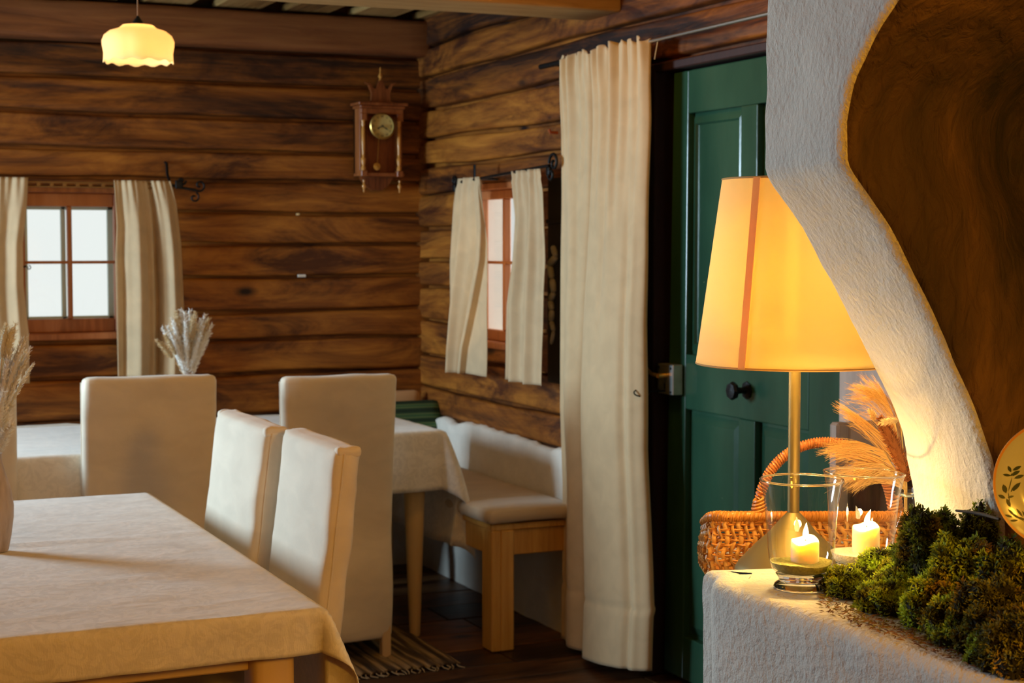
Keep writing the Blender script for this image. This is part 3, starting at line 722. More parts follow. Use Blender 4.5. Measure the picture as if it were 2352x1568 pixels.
for i in range(len(pp)-1):
    a, b = pp[i], pp[i+1]; r = (.012, .014, .013, .013, .012, .012, .012, .010, .008)[i]
    m.tube([a, a.lerp(b, .12), a.lerp(b, .5), a.lerp(b, .88), b], [r*.5, r*.9, r, r*.85, r*.45], 8, tint=rng.random())
o = m.build('driftwood_garland', plain('grey_driftwood', (.30,.28,.24), .6, vary=.3, vscale=30), smooth=60)
tag(o, 'knobbly grey driftwood garland hanging on the black shadow board', 'garland')
c = P(1281, 305, X=XR-.03); m = MB(); m.tube([c, c+Vector((-.03,0,0)), c+Vector((-.035,0,.012))], .006, 8)
tag(m.build('wall_hook', plain('coppery_hook', (.6,.16,.06), .35, metal=.5), smooth=60), 'small coppery hook on the logs beside the tall curtain top', 'hook')
c = P(693, 633, Y=YB-.03); m = MB(); m.box(c+Vector((-.018,-.002,-.006)), c+Vector((.018,.002,.006)), .5, .001)  # white block stands in for a small reflection on the log
tag(m.build('wall_glint', plain('white_glint', (.8,.78,.7), .5)), 'tiny white glint painted as a small block on the log wall', 'glint')
c = P(684, 492, Y=YB-.03); m = MB(); m.tube([c+Vector((0,.012,0)), c+Vector((0,-.012,.0))], .005, 8)  # pale stub painted in for another small reflection
tag(m.build('upper_wall_glint', M_PALEWOOD), 'tiny pale glint painted as a stub on the log wall above the white one', 'peg')

# ------------------------------------------------------------------ wall clock
def zc(py): return P(873, py, Y=6.69).z
def xc(px): return P(px, 300, Y=6.69).x
CX = xc(875); YW = YB-.035
t = thing('wall_clock', (CX, YW, zc(237)), 'carved reddish wooden wall clock with round cream dial on the log wall', 'clock')
x0, x1 = xc(827), xc(924); YFt = 6.675
m = MB(); m.box((x0, YW-.02, zc(405)), (x1, YW, zc(243)), .4, .002)                # back board
m.box((x0, YFt+.02, zc(405)), (x0+.014, YW, zc(243)), .6, .001); m.box((x1-.014, YFt+.02, zc(405)), (x1, YW, zc(243)), .6, .001)
m.prism([(x0+.02, zc(405)), (x1-.02, zc(405)), (x1-.045, zc(425)), (CX+.02, zc(436)), (CX-.02, zc(436)), (x0+.045, zc(425))], YW-.03, YW, .3, ax=1)
part(m, 'case', M_CLOCKW, t)
m = MB(); m.box((xc(819), YFt-.02, zc(243)), (xc(932), YW, zc(236)), .3, .003); m.box((xc(824), YFt-.008, zc(250)), (xc(927), YW, zc(243)), .5, .003)
m.box((x0, YFt, zc(262)), (x1, YFt+.02, zc(250)), .6, .002); m.box((x0, YFt, zc(278)), (x0+.028, YFt+.02, zc(262)), .6, .002); m.box((x1-.028, YFt, zc(278)), (x1, YFt+.02, zc(262)), .6, .002)
part(m, 'cornice', M_CLOCKW, t)
m = MB()   # carved crest: two horns and a middle peak
cr = [(-44,236),(-24,232),(-22,215),(-30,196),(-40,190),(-26,192),(-17,204),(-12,204),(-4,186),(0,182),(4,186),(12,204),(17,204),(26,192),(38,188),(28,198),(22,215),(24,232),(44,236)]
s_ = .00184
m.prism([(CX+a*s_, zc(b)) for a, b in cr], YFt+.012, YFt+.03, .35, ax=1)
part(m, 'carved_crest', M_CLOCKW, t)
m = MB(); m.lathe([(.003,0),(.008,.004),(.004,.01),(.010,.020),(.006,.030),(.003,.034),(.004,.05),(.0,.062)], (CX, YFt+.02, zc(186)), 12); part(m, 'finial', M_GOLDW, t, smooth=50)
m = MB(); m.box((x0-.002, YFt-.005, zc(405)), (x1+.002, YW, zc(397)), .6, .003); part(m, 'lower_shelf', M_CLOCKW, t)
for px in (833, 915):
    cxx = xc(px)
    m = MB(); zt_, zb2_ = zc(277), zc(392); Hc = zt_-zb2_
    pr = [(.010,0),(.010,.012),(.006,.02),(.010,.035),(.011,.05),(.006,.056),(.0065,.07),(.0085,.12),(.0075,Hc-.035),(.005,Hc-.03),(.009,Hc-.02),(.007,Hc-.01),(.009,Hc-.004),(.009,Hc)]
    m.lathe(pr, (cxx, YFt+.008, zb2_), 14); part(m, 'turned_column', M_GOLDW, t, smooth=50)
    m = MB(); m.box((cxx-.014, YFt-.008, zc(406)), (cxx+.014, YFt+.024, zc(392)), .7, .003); part(m, 'column_base', M_CLOCKW, t)
    m = MB(); m.lathe([(.0,0),(.004,.004),(.003,.012),(.005,.016),(.010,.028),(.006,.036),(.003,.042),(.005,.05),(.005,.054)], (cxx+.002, YFt+.008, zc(443)), 12); part(m, 'drop_finial', M_GOLDW, t, smooth=50)
RX = Matrix.Rotation(PI/2, 4, 'X'); dc = Vector((CX-.001, YFt-.006, zc(290)))
m = MB(); m.lathe([(.0,.0),(.052,.0),(.055,.004),(.057,.012),(.053,.016)], n=40, mat=Matrix.Translation(dc+Vector((0,.01,0))) @ RX, cap=False); part(m, 'bezel', M_BRASS, t, smooth=50)
m = MB(); m.lathe([(.0,0),(.051,0),(.051,.003)], n=40, mat=Matrix.Translation(dc+Vector((0,.004,0))) @ RX, cap=False)
dial = part(m, 'dial', plain('yellowed_dial', (.62,.50,.18), .5, vary=.15, vscale=30), t)
m = MB()
for k in range(12):
    a = k*PI/6; ca, sa = math.cos(a), math.sin(a)
    for off in ((-.0025, .0025) if k % 3 else (-.004, 0, .004)):
        q = [(.037,off-.0008),(.046,off-.0008),(.046,off+.0008),(.037,off+.0008)]
        m.add([dc+Vector((sa*r+ca*o_, -.0012, ca*r-sa*o_)) for r, o_ in q], [(0,1,2,3)])
for a, r in ((-2.05, .026), (2.15, .036)):
    sa, ca = math.sin(a), math.cos(a)
    m.add([dc+Vector((sa*q+ca*o_, -.002, ca*q-sa*o_)) for q, o_ in ((-.006,-.0012),(r*.6,-.002),(r,0),(r*.6,.002),(-.006,.0012))], [(0,1,2,3,4)])
m.lathe([(0,0),(.004,0),(.004,.003)], n=12, mat=Matrix.Translation(dc) @ RX)
for dx in (-.018, .018): m.lathe([(0,0),(.0035,0),(.0035,.0015)], n=10, mat=Matrix.Translation(dc+Vector((dx,0,-.011))) @ RX)
part(m, 'numerals_and_hands', plain('black_enamel', (.02,.015,.01), .5), dial)
m = MB(); m.tube([dc+Vector((-.006,.03,-.05)), dc+Vector((-.014,.03,-.168))], .0016, 6); m.lathe([(0,-.002),(.016,0),(0,.002)], n=20, mat=Matrix.Translation(dc+Vector((-.015,.03,-.172))) @ RX, cap=False)
part(m, 'pendulum', M_BRASS, t, smooth=50)

# ------------------------------------------------------------------ pendant lamp
pc = P(318, 143, Y=5.6); pt = P(318, 58, Y=5.6)
t = thing('pendant_lamp', pc, 'small lobed amber glass pendant lamp glowing below the ceiling beams', 'lamp')
M_SHG = shade_mat('opal_amber_glass', (.95,.74,.42), (1,.66,.26,.70), .55)
hh = pt.z-pc.z
def lob(a, z): return 1+.030*abs(math.cos(4*a+.4))**.6*(1 if z < hh*.93 else 0)
m = MB(); R0 = .116
m.lathe([(R0*.97,0),(R0*.955,.012),(R0*.95,.03),(R0*.99,.055),(R0*.995,.07),(R0*.93,.088),(R0*.78,.102),(R0*.56,.110),(R0*.50,.114),(R0*.44,hh-.002),(.02,hh)], pc, 64, mod=lob, cap=False)
for i in range(64):       # scalloped lower rim
    v = m.v[i]; m.v[i] = (v[0], v[1], v[2]+.004*math.sin(i/64*2*PI*12))
part(m, 'glass_shade', M_SHG, t, smooth=60, solid=.003)
m = MB(); m.lathe([(0,0),(.02,.006),(.028,.022),(.024,.04),(.013,.055),(.013,.07)], pc+Vector((0,0,.012)), 20, cap=False)
part(m, 'bulb', plain('lit_bulb', (1,1,1), emit=(1,.86,.6,14)), t, smooth=60)
m = MB(); m.lathe([(.024,0),(.024,.004),(.014,.02),(.006,.03),(.004,.035)], Vector((pc.x,pc.y,pt.z-.004)), 16); part(m, 'lamp_cap', M_IRON, t, smooth=50)
m = MB(); m.tube([(pc.x,pc.y,pt.z+.025), (pc.x,pc.y,ZC)], .0025, 6); part(m, 'cord', plain('brown_cord', (.25,.13,.06), .8), t)
l = point('pendant_light', pc+Vector((0,0,.055)), 16, (1,.62,.24), .02)

# ------------------------------------------------------------------ tables
def leg_pts(m, x, y, z0, z1, r0, r1, sq=False):
    if sq:
        vs, fs = soft((x, y, (z0+z1)/2), (r1, r1, (z1-z0)/2), r1*.55, (2,2,3)); m.add(vs, fs)
    else: m.lathe([(r0*.9, z0), (r0, z0+.006), (r1, z1)], (x, y, 0), 20)
def table(name, x0, x1, y0, y1, z, label, r0=.022, r1=.042, sq=False, inset=.07, group=None):
    t = thing(name, ((x0+x1)/2, (y0+y1)/2, 0), label, 'table')
    m = MB(); m.box((x0, y0, z-.028), (x1, y1, z), .5, .006); part(m, 'tabletop', M_PALEWOOD, t)
    m = MB(); i = inset
    for (a, b, c, d) in ((x0+i, x1-i, y0+i-.012, y0+i+.012), (x0+i, x1-i, y1-i-.012, y1-i+.012), (x0+i-.012, x0+i+.012, y0+i, y1-i), (x1-i-.012, x1-i+.012, y0+i, y1-i)):
        m.box((a, c, z-.115), (b, d, z-.028), .5, .003)
    part(m, 'apron', M_PALEWOOD, t)
    for x in (x0+i, x1-i):
        for y in (y0+i, y1-i):
            m = MB(); leg_pts(m, x, y, 0, z-.03, r0, r1, sq); part(m, 'leg', M_PALEWOOD, t, smooth=50)
    return t
def tablecloth(name, x0, x1, y0, y1, z, dl, dr, df, db, label, k=.3, seed=0, creases=(), amp=.012, flare=0):
    W, Dp = x1-x0, y1-y0; m = MB()
    def split(lo, n_lo, mid, n_mid, hi, n_hi):
        a = [-lo*(1-i/n_lo)**1.3 for i in range(n_lo)]
        b = [mid*i/n_mid for i in range(n_mid+1)]
        c = [mid+hi*((i+1)/n_hi)**1.3 for i in range(n_hi)]
        return a+b+c
    sx = split(dl, 16, W, max(20, int(W/.025)), dr, 16); sy = split(df, 16, Dp, max(20, int(Dp/.025)), db, 16)
    vs = []
    for b in sy:
        for a in sx:
            ox = a if a < 0 else (a-W if a > W else 0); oy = b if b < 0 else (b-Dp if b > Dp else 0)
            cx = min(max(a, 0), W); cy = min(max(b, 0), Dp); X, Y = x0+cx, y0+cy
            if ox == 0 and oy == 0:
                zz = z+.0012*nz(X*18, Y*30, seed)+.0015*nz(X*5, Y*9, seed)
                for (yc, wd, h) in creases: zz += h*gauss(Y, yc+.015*math.sin(X*6), wd)
                vs.append((X, Y, zz)); continue
            r = math.hypot(ox, oy); e = 1-math.exp(-r/.008); out = .004+.010*e; dz = r-.007*e
            if ox != 0 and oy != 0:
                ph = math.atan2(abs(oy), abs(ox)); s2 = math.sin(2*ph)
                o_ = out + k*r*s2**1.5 + amp*r/.2*.6*(1+math.sin(ph*8+seed))*.5
                dx, dy = math.copysign(1, ox)*math.cos(ph), math.copysign(1, oy)*math.sin(ph)
                fl_ = flare*math.sin(PI*min(1, r/dr)*.82)*math.cos(ph)**1.5 if ox > 0 else 0
                vs.append((X+dx*o_+fl_, Y+dy*o_, z-dz*math.sqrt(max(.05, 1-(k*s2)**2*.6))))
            else:
                sp = Y if ox else X; lim = min(cy, Dp-cy) if ox else min(cx, W-cx)
                wv = amp*min(1, r/.15)*(1+math.sin(sp*13+seed)+.5*math.sin(sp*29+seed*2))*.6*min(1, lim/.1)
                o_ = out+wv + (flare*math.sin(PI*min(1, r/dr)*.82)*(1-min(1, cy/(Dp*.6))*.8) if ox > 0 else 0)
                vs.append((X+(math.copysign(o_, ox) if ox else 0), Y+(math.copysign(o_, oy) if oy else 0), z-dz-.004*nz(sp*8, seed)*min(1, r/.05)))
    nx, ny = len(sx), len(sy)
    m.add(vs, [(j*nx+i, j*nx+i+1, (j+1)*nx+i+1, (j+1)*nx+i) for j in range(ny-1) for i in range(nx-1)])
    o = m.build(name, M_TCLOTH, smooth=180, solid=.002)
    return tag(o, label, 'tablecloth')
T1 = (.02, .905, 2.85, 4.375)
table('dining_table', *T1, .75, 'nearest dining table with pale legs under the foreground cloth', sq=True, r1=.042, inset=.075)
tablecloth('tablecloth', *T1, .754, .2, .26, .088, .2, 'damask linen tablecloth on the nearest table in the foreground', k=.42, seed=1,
    creases=((3.72, .018, .0035), (3.69, .012, -.002), (3.27, .01, .0015), (2.96, .01, .0016)), amp=.010)
T2 = (-.3, 1.43, 5.28, 6.10)
table('dining_table', *T2, .75, 'long dining table standing before the left window behind the slipcovered chairs')
tablecloth('tablecloth', *T2, .754, .2, .2, .22, .2, 'pale tablecloth on the table below the left window', seed=3)
T3 = (1.50, 2.18, 5.42, 6.12)
table('dining_table', *T3, .75, 'small dining table with tapered pale legs beside the corner bench', r0=.020, r1=.045, inset=.075)
tablecloth('tablecloth', *T3, .754, .06, .43, .22, .18, 'tablecloth with a long drooping corner on the table beside the corner bench', k=.24, seed=6, flare=.045)

# ------------------------------------------------------------------ slipcovered chairs
M_CHLEG = plain('pale_chair_leg', (.70,.48,.24), .45)
def chair(x, y, rz, label, group, seed=0, ears=True, wd=.42, H=.985, rake=.06, taper=0.0, skirt=True, pleat=0.0):
    t = thing('dining_chair', (0,0,0), label, 'chair', group)
    r2 = random.Random(seed); hw = wd/2
    def lean(z): return -rake*max(0, (z-.45))/.535
    # back cover
    m = MB(); z0 = .07 if skirt else .40; hz = (H-z0)/2; zcn = (H+z0)/2
    def df(v):
        z = v.z+zcn; q = (z-z0)/(H-z0)
        v = Vector(v)
        v.x *= 1+taper*(q-.6) if q > .45 else 1+taper*(-.15)+taper*.6*(.45-q)
        v.y += lean(z)
        # wrinkles: diagonal drag lines low down, small puckers by the top corners
        w_ = .006*nz(v.x*5+seed, z*7, seed)+.0025*nz(v.x*14, z*22, seed)
        if q < .45: w_ += .012*(.45-q)/.45*math.sin((z*16+v.x*9)+seed)*max(0, v.x/hw+.3)
        if q > .82: w_ += .0035*math.sin(v.x*90+seed)*abs(v.x/hw)**3*(q-.82)/.18
        v.y += w_*(1 if v.y < 0 else .6); v.z += .004*nz(v.x*9, seed)*(q > .9)
        v.y += .010*(1-(v.x/hw)**2)*(1 if v.y > lean(z) else -1)*(1 if q > .05 else 0)*.7
        if not skirt or q > .3: pass
        return v
    vs, fs = soft((0, 0, zcn), (hw, .032, hz), .020, (16, 3, 34), df); m.add(vs, fs)
    bk = m.build('backrest', M_COVER, t, smooth=180)
    # piping seams down both sides and the gathered corners
    for s in (-1, 1):
        m = MB(); pts = []
        for i in range(28):
            z = z0+.02+(H-z0-.035)*i/27; q = (z-z0)/(H-z0)
            xw = s*(hw+.0005)*(1+taper*(q-.6) if q > .45 else 1+taper*(-.15)+taper*.6*(.45-q))
            pts.append((xw, .010+lean(z)+.002*nz(z*9, seed), z))
        m.tube(pts, .0022, 6); m.build('piping', M_COVER, bk, smooth=180)
        if not ears: continue
        m = MB(); 
        def cf(v, s=s):
            v = Vector(v); v.x += .004*nz(v.x*60, v.z*60, seed); v.z += .004*nz(v.y*50, v.x*50, seed+2); return v
        vs, fs = soft((s*(hw-.013), .0+lean(H), H-.0115), (.0135, .029, .0115), .009, (3,4,3), cf); m.add(vs, fs); m.build('gathered_corner', M_COVER, bk, smooth=180)
    # seat
    m = MB(); sd = .40
    vs, fs = soft((0, .03+sd/2, .455), (hw, sd/2, .035), .02, (10,10,3), lambda v: Vector(v)+Vector((0,0,.010*(1-(v.x/hw)**2)))); m.add(vs, fs)
    m.build('seat', M_COVER, t, smooth=180)
    # skirt hangs on three sides
    m = MB()
    path = [(-hw, .03), (-hw, .03+sd), (hw, .03+sd), (hw, .03)]
    def pathp(u):
        L = [sd, wd, sd]; T = sum(L); s_ = u*T
        for i in range(3):
            if s_ <= L[i] or i == 2:
                k_ = min(1, s_/L[i]); a, b = path[i], path[i+1]; nx_, ny_ = ((-1,0),(0,1),(1,0))[i]
                return a[0]+(b[0]-a[0])*k_, a[1]+(b[1]-a[1])*k_, nx_, ny_
            s_ -= L[i]
    zb0 = .07
    def sf(u, v):
        x_, y_, nx_, ny_ = pathp(u); o_ = .004+(.008+.010*math.sin(u*38+seed))*v
        return (x_+nx_*o_, y_+ny_*o_, .45+(zb0-.45)*v+.004*nz(u*9, seed)*v)
    m.grid(sf, 80, 16); m.build('skirt', M_COVER, t, smooth=180, solid=.002)
    for (lx, ly) in ((-hw+.022, -.002), (hw-.022, -.002), (-hw+.03, sd-.0), (hw-.03, sd-.0)):
        m = MB(); m.box((lx-.016, ly-.016, 0), (lx+.016, ly+.016, .43), .5, .003); m.build('leg', M_CHLEG, t)
    t.location = (x, y, 0); t.rotation_euler.z = rz
    return t
G = 'slipcovered dining chairs'
chair((P(190,900,Y=5.2).x+P(497,900,Y=5.2).x)/2, 5.235, 0, 'broad slipcovered chair seen from behind, in front of the left window table', G, 3, ears=False, wd=.425, H=1.0, rake=.02)
chair(P(38,900,Y=5.2).x-.21, 5.235, 0, 'slipcovered chair mostly hidden behind the left vase, only its edge showing', G, 8, ears=False, wd=.42, H=.985, rake=.02)
chair((P(647,900,Y=5.2).x+P(908,900,Y=5.2).x)/2, 5.235, 0, 'slipcovered chair seen from behind with long skirt, before the small corner table', G, 5, ears=False, wd=.385, H=.982, rake=.03, taper=.10)
chair(1.034, 4.02, PI/2, 'farther of two slipcovered chairs along the right side of the near table', G, 11, wd=.46, H=.982, rake=.065)
chair(1.068, 3.545, PI/2, 'nearest slipcovered chair with orange-lit side at the right of the near table', G, 14, wd=.40, H=.982, rake=.065)

# ------------------------------------------------------------------ vases and dried grasses
M_PLUME = attr_mat('dried_plume', .85, trans=.12)
def fuzz(name, axis_pts, rad, nh, hl, hw_, col, parent, rs_, core=True, jitter=.25, lean_=.8):
    """a dried seed head: fine hairs set around a curved axis"""
    ax_ = [Vector(p) for p in axis_pts]; n = len(ax_)
    vs = []; fs = []; cols = []
    def at(t):
        q = t*(n-1); i = min(int(q), n-2); return ax_[i].lerp(ax_[i+1], q-i), (ax_[i+1]-ax_[i]).normalized()
    if core:
        mbx = MB(); mbx.tube([at(i/12)[0] for i in range(13)], [max(.0008, rad*.55*math.sin(PI*min(1, i/12+.06))**.7) for i in range(13)], 8)
        vs += [Vector(v) for v in mbx.v]; fs += mbx.f; c_ = [x*.8 for x in col]; cols += [c_]*len(mbx.f)
    for h in range(nh):
        t_ = rs_.random(); p, d = at(t_)
        rv = Vector((rs_.gauss(0,1), rs_.gauss(0,1), rs_.gauss(0,1))); rv -= d*rv.dot(d); rv.normalize()
        env = math.sin(PI*min(1, t_+.1))**.6*rad
        a = p+rv*env*.4; dirn = (d*lean_+rv).normalized(); L_ = hl*rs_.uniform(.5, 1.1)
        b = a+dirn*L_*.6; c = b+(dirn+d*.5).normalized()*L_*.4
        sd_ = dirn.cross(Vector((rs_.gauss(0,1), rs_.gauss(0,1), rs_.gauss(0,1)))).normalized()*hw_/2
        o = len(vs); vs += [a-sd_, a+sd_, b+sd_*.7, b-sd_*.7, c]
        fs += [(o,o+1,o+2,o+3), (o+3,o+2,o+4)]
        g = 1+rs_.uniform(-jitter, jitter); cc = [min(1, x*g) for x in col]; cols += [cc, cc]
    return finish_attr(name, vs, fs, cols, M_PLUME, parent)
def finish_attr(name, vs, fs, cols, mat, parent, origin=None, smooth=False):
    me = bpy.data.meshes.new(name); L = Vector((0,0,0)); p = parent
    while p: L += p.location; p = p.parent
    if origin is not None: L = Vector(origin)
    me.from_pydata([tuple(Vector(v)-L) for v in vs], [], fs); me.update()
    a = me.attributes.new('frond', 'FLOAT_COLOR', 'FACE')
    a.data.foreach_set('color', np.array([(*c, 1) for c in cols], dtype=np.float32).ravel())
    me.materials.append(mat); o = bpy.data.objects.new(name, me); C.objects.link(o)
    if smooth: me.polygons.foreach_set('use_smooth', [True]*len(me.polygons))
    if parent: o.parent = parent
    if origin is not None: o.location = origin
    return o
def bez(a, b, c, n=10): return [a*(1-t)**2+b*2*t*(1-t)+c*t*t for t in [i/n for i in range(n+1)]]
# far bouquet
rs_ = random.Random(21)
vb = P(432, 868, Y=5.72); vz = .757
M_STONE = plain('turned_grey_wood_vase', (.40,.33,.28), .7, vary=.3, vscale=6, stretch=(12,12,1), bump=.35, bscale=8)
def vase(c, s, label, rb=.036, h=.213):
    m = MB(); k = rb/.036
    m.lathe([(0,0),(.022*k,0),(.024*k,.004),(.030*k,.035),(.0355*k,.075),(.036*k,.10),(.031*k,.135),(.020*k,.17),(.0135*k,.195),(.0125*k,h-.003),(.0145*k,h),(.010*k,h-.001),(.010*k,h-.04)], c, 40, cap=False)
    o = m.build('bud_vase', M_STONE, smooth=60, origin=c); return tag(o, label, 'vase')
vase(Vector((vb.x, vb.y, vz)), 1, 'slim bud vase behind the broad slipcovered chair, holding the white bouquet')
t = thing('dried_bouquet', (vb.x, vb.y, vb.z-.05), 'white dried grass bouquet rising behind the broad chair below the window curtain', 'bouquet')
base = Vector((vb.x, vb.y, vz+.16))
tips = [(360,782),(372,752),(384,748),(393,730),(404,716),(415,712),(424,716),(432,722),(442,730),(452,744),(461,733),(472,722),(480,732),(488,745),(484,765),(475,785),(380,770),(425,740),(436,712),(466,750),(448,718),(400,745)]
for i, (px, py) in enumerate(tips):
    tip = P(px, py, Y=5.72+rs_.uniform(-.05, .05)); mid = Vector((base.x+(tip.x-base.x)*.30, base.y+(tip.y-base.y)*.3, base.z+(tip.z-base.z)*.55))
    pts = bez(base, mid, tip, 10); st = 5 if i % 3 else 4
    col = (.92,.90,.84) if i % 4 else (.74,.60,.38)
    k = fuzz('plume', pts[2 if i%4 else 6:], .015 if i % 4 else .015, 420, .014, .0022, col, t, rs_)
    m = MB(); m.tube(pts[:6], .0012, 5); part(m, 'stem', M_PALEWOOD, k) if False else part(m, 'stem', M_PALEWOOD, t)
# near bouquet at the left edge
vc = P(-6, 1265, Z=.757); vase(Vector((vc.x, vc.y, .757)), 1, 'slim greyish-brown bud vase at the left edge of the near table')
t = thing('dried_bouquet', (vc.x, vc.y, .96), 'cream dried grass bouquet with pointed ears at the left edge', 'bouquet')
base = Vector((vc.x, vc.y, .757+.18)); FWD = Vector((math.sin(math.radians(24.4)), math.cos(math.radians(24.4)), 0)); RGT = Vector((FWD.y, -FWD.x, 0))
Dv = vc.dot(FWD)
spec = [(15,745,'b'),(28,752,'b'),(36,742,'h'),(64,770,'w'),(50,778,'w'),(70,800,'w'),(58,805,'c'),(76,838,'e'),(68,815,'e'),(45,812,'c'),(30,800,'w'),(20,820,'w'),(10,790,'c'),(-8,760,'w'),(-20,775,'c'),(-35,800,'w'),(-50,830,'e'),(-12,740,'b'),(38,835,'w'),(18,860,'f'),(26,930,'f'),(8,900,'f'),(28,975,'f'),(14,985,'f')]
for i, (px, py, kd) in enumerate(spec):
    ray = P(px, py, D=1.0)-Vector((0,0,EYE)); tip = Vector((0,0,EYE))+ray*((Dv+rs_.uniform(-.04,.04))/ray.dot(FWD))
    mid = Vector((base.x+(tip.x-base.x)*.12, base.y+(tip.y-base.y)*.12, base.z+(tip.z-base.z)*.55))
    pts = bez(base, mid, tip, 12)
    if kd == 'b': fuzz('plume', pts[9:], .014, 400, .012, .0011, (.90,.82,.62), t, rs_)
    elif kd == 'h': fuzz('plume', pts[10:], .008, 120, .014, .0008, (.80,.68,.46), t, rs_)
    elif kd == 'c': fuzz('plume', pts[7:], .010, 260, .010, .0012, (.80,.70,.48), t, rs_)
    elif kd == 'e': fuzz('plume', pts[4:], .006, 260, .011, .0022, (.86,.82,.70), t, rs_, lean_=1.6)
    elif kd == 'f': fuzz('plume', pts[4:], .015, 420, .016, .0012, (.92,.88,.78), t, rs_)
    else: fuzz('plume', pts[4:], .009, 360, .011, .0018, (.95,.94,.90), t, rs_, lean_=1.4)
    m = MB(); m.tube(pts[:11], .0012, 5); part(m, 'stem', M_PALEWOOD, t)

# ------------------------------------------------------------------ corner bench, pads, cushions, rug
t = thing('corner_bench', (2.3, 5.9, 0), 'L-shaped pine corner bench along the plastered walls', 'bench')
BX = 2.26; BY0 = 5.15
m = MB(); m.box((BX, BY0, .425), (2.585, 6.75, .447), .5, .004); m.box((-1.1, 6.33, .425), (BX, 6.75, .447), .5, .004); part(m, 'seat_board', M_PINE, t)
m = MB(); m.box((BX+.05, BY0+.01, .335), (2.585, BY0+.034, .425), .5, .003); part(m, 'end_rail', M_PINE, t)
m = MB(); m.box((BX+.008, BY0+.05, .335), (BX+.03, 6.33, .425), .5, .003); m.box((-1.1, 6.34, .335), (BX+.008, 6.362, .425), .5, .003); part(m, 'front_rail', M_PINE, t)
m = MB(); m.box((BX, BY0, 0), (BX+.035, BY0+.09, .425), .45, .004); m.box((BX+.035, BY0, 0), (BX+.085, BY0+.05, .425), .7, .004); part(m, 'leg', M_PINE, t)
for (a, b) in ((BX, 6.30), (.9, 6.34), (-.6, 6.34)):
    m = MB(); m.box((a, b, 0), (a+.06, b+.06, .425), .5, .004); part(m, 'leg', M_PINE, t)
m = MB(); vs, fs = soft((2.42, 5.735, .473), (.180, .605, .026), .022, (8,20,3), lambda v: Vector(v)+Vector((0,0,.006*(1-(v.x/.18)**2)+.002*nz(v.x*8, v.y*8)))); m.add(vs, fs)
o = m.build('bench_pad', M_PAD, smooth=180); tag(o, 'beige seat pad on the bench along the right wall', 'seat pad')
m = MB(); vs, fs = soft((.65, 6.55, .473), (1.58, .19, .026), .022, (20,8,3)); m.add(vs, fs)
o = m.build('bench_pad', M_PAD, smooth=180); tag(o, 'beige seat pad on the bench below the left window', 'seat pad')
def stripes():
    m, nt, b, out = nodes('green_striped_cotton'); L = nt.links; N = nt.nodes.new
    tc = N('ShaderNodeTexCoord'); sp = N('ShaderNodeSeparateXYZ'); L.new(tc.outputs['Object'], sp.inputs[0])
    mu = N('ShaderNodeMath'); mu.operation = 'MULTIPLY'; mu.inputs[1].default_value = 150; L.new(sp.outputs['Z'], mu.inputs[0])
    sn = N('ShaderNodeMath'); sn.operation = 'SINE'; L.new(mu.outputs[0], sn.inputs[0])
    r = ramp(nt, [(.0, (.008,.03,.014)), (.45, (.02,.07,.03)), (.72, (.16,.22,.07)), (.9, (.05,.13,.05))])
    mr = N('ShaderNodeMapRange'); mr.inputs['From Min'].default_value = -1; L.new(sn.outputs[0], mr.inputs[0]); L.new(mr.outputs[0], r.inputs[0])
    L.new(r.outputs[0], b.inputs['Base Color']); b.inputs['Roughness'].default_value = .7; return m
def cushion(name, c, half, rz, tilt, mat, label, ribs=True):
    m = MB()
    def d(v):
        v = Vector(v); a, b = v.x/half[0], v.z/half[2]; v.y *= .35+.65*math.sqrt(max(0, (1-a**4)*(1-b**4)))
        if ribs: v.y *= 1+.25*math.cos(v.z*75); v.y -= .008*gauss(v.x, -.09, .012)
        return v
    vs, fs = soft((0,0,0), half, min(half[1]*.95, .03), (20,4,20), d); m.add(vs, fs)
    o = m.build(name, mat, smooth=180); o.location = c; o.rotation_euler = (tilt, 0, rz); return tag(o, label, 'cushion')
gx1 = P(1022, 960, Y=6.5).x
cushion('cushion', (gx1-.20, 6.56, .625), (.215, .035, .125), 0, -.32, stripes(), 'dark green striped tufted cushion propped in the bench corner')
cushion('cushion', (P(968,910,Y=6.7).x-.19, 6.70, .645), (.19, .03, .135), 0, -.10, plain('apricot_cotton', (.62,.36,.16), .8), 'apricot cushion peeking out above the green striped cushion', ribs=False)
def rag():
    m, nt, b, out = nodes('woven_rag_stripes'); L = nt.links; N = nt.nodes.new
    tc = N('ShaderNodeTexCoord'); mp = N('ShaderNodeMapping'); mp.inputs['Scale'].default_value = (38, 2.2, 1); L.new(tc.outputs['Object'], mp.inputs[0])
    n = N('ShaderNodeTexNoise'); n.inputs['Scale'].default_value = 1; n.inputs['Detail'].default_value = 3; n.inputs['Distortion'].default_value = .4; L.new(mp.outputs[0], n.inputs['Vector'])
    r = ramp(nt, [(.35, (.02,.013,.008)), (.48, (.10,.06,.03)), (.58, (.36,.25,.12)), (.70, (.05,.03,.02))]); L.new(n.outputs[0], r.inputs[0]); L.new(r.outputs[0], b.inputs['Base Color']); b.inputs['Roughness'].default_value = .95
    bp = N('ShaderNodeBump'); bp.inputs['Strength'].default_value = .6; bp.inputs['Distance'].default_value = .01; L.new(n.outputs[0], bp.inputs['Height']); L.new(bp.outputs[0], b.inputs['Normal']); return m
rc = P(1058, 1528, Z=0)
m = MB(); m.grid(lambda u, v: (rc.x-1.5*(1-u), rc.y+.62*v, .008+.004*math.sin(u*230)+.003*nz(u*6, v*3)), 300, 24)
M_RAG = rag()
t = thing('rag_rug', (rc.x-.75, rc.y+.3, 0), 'brown striped woven rag rug on the dark floor boards under the chair skirt', 'rug')
part(m, 'weave', M_RAG, t, smooth=60, solid=.006)
m = MB(); x = rc.x-1.49
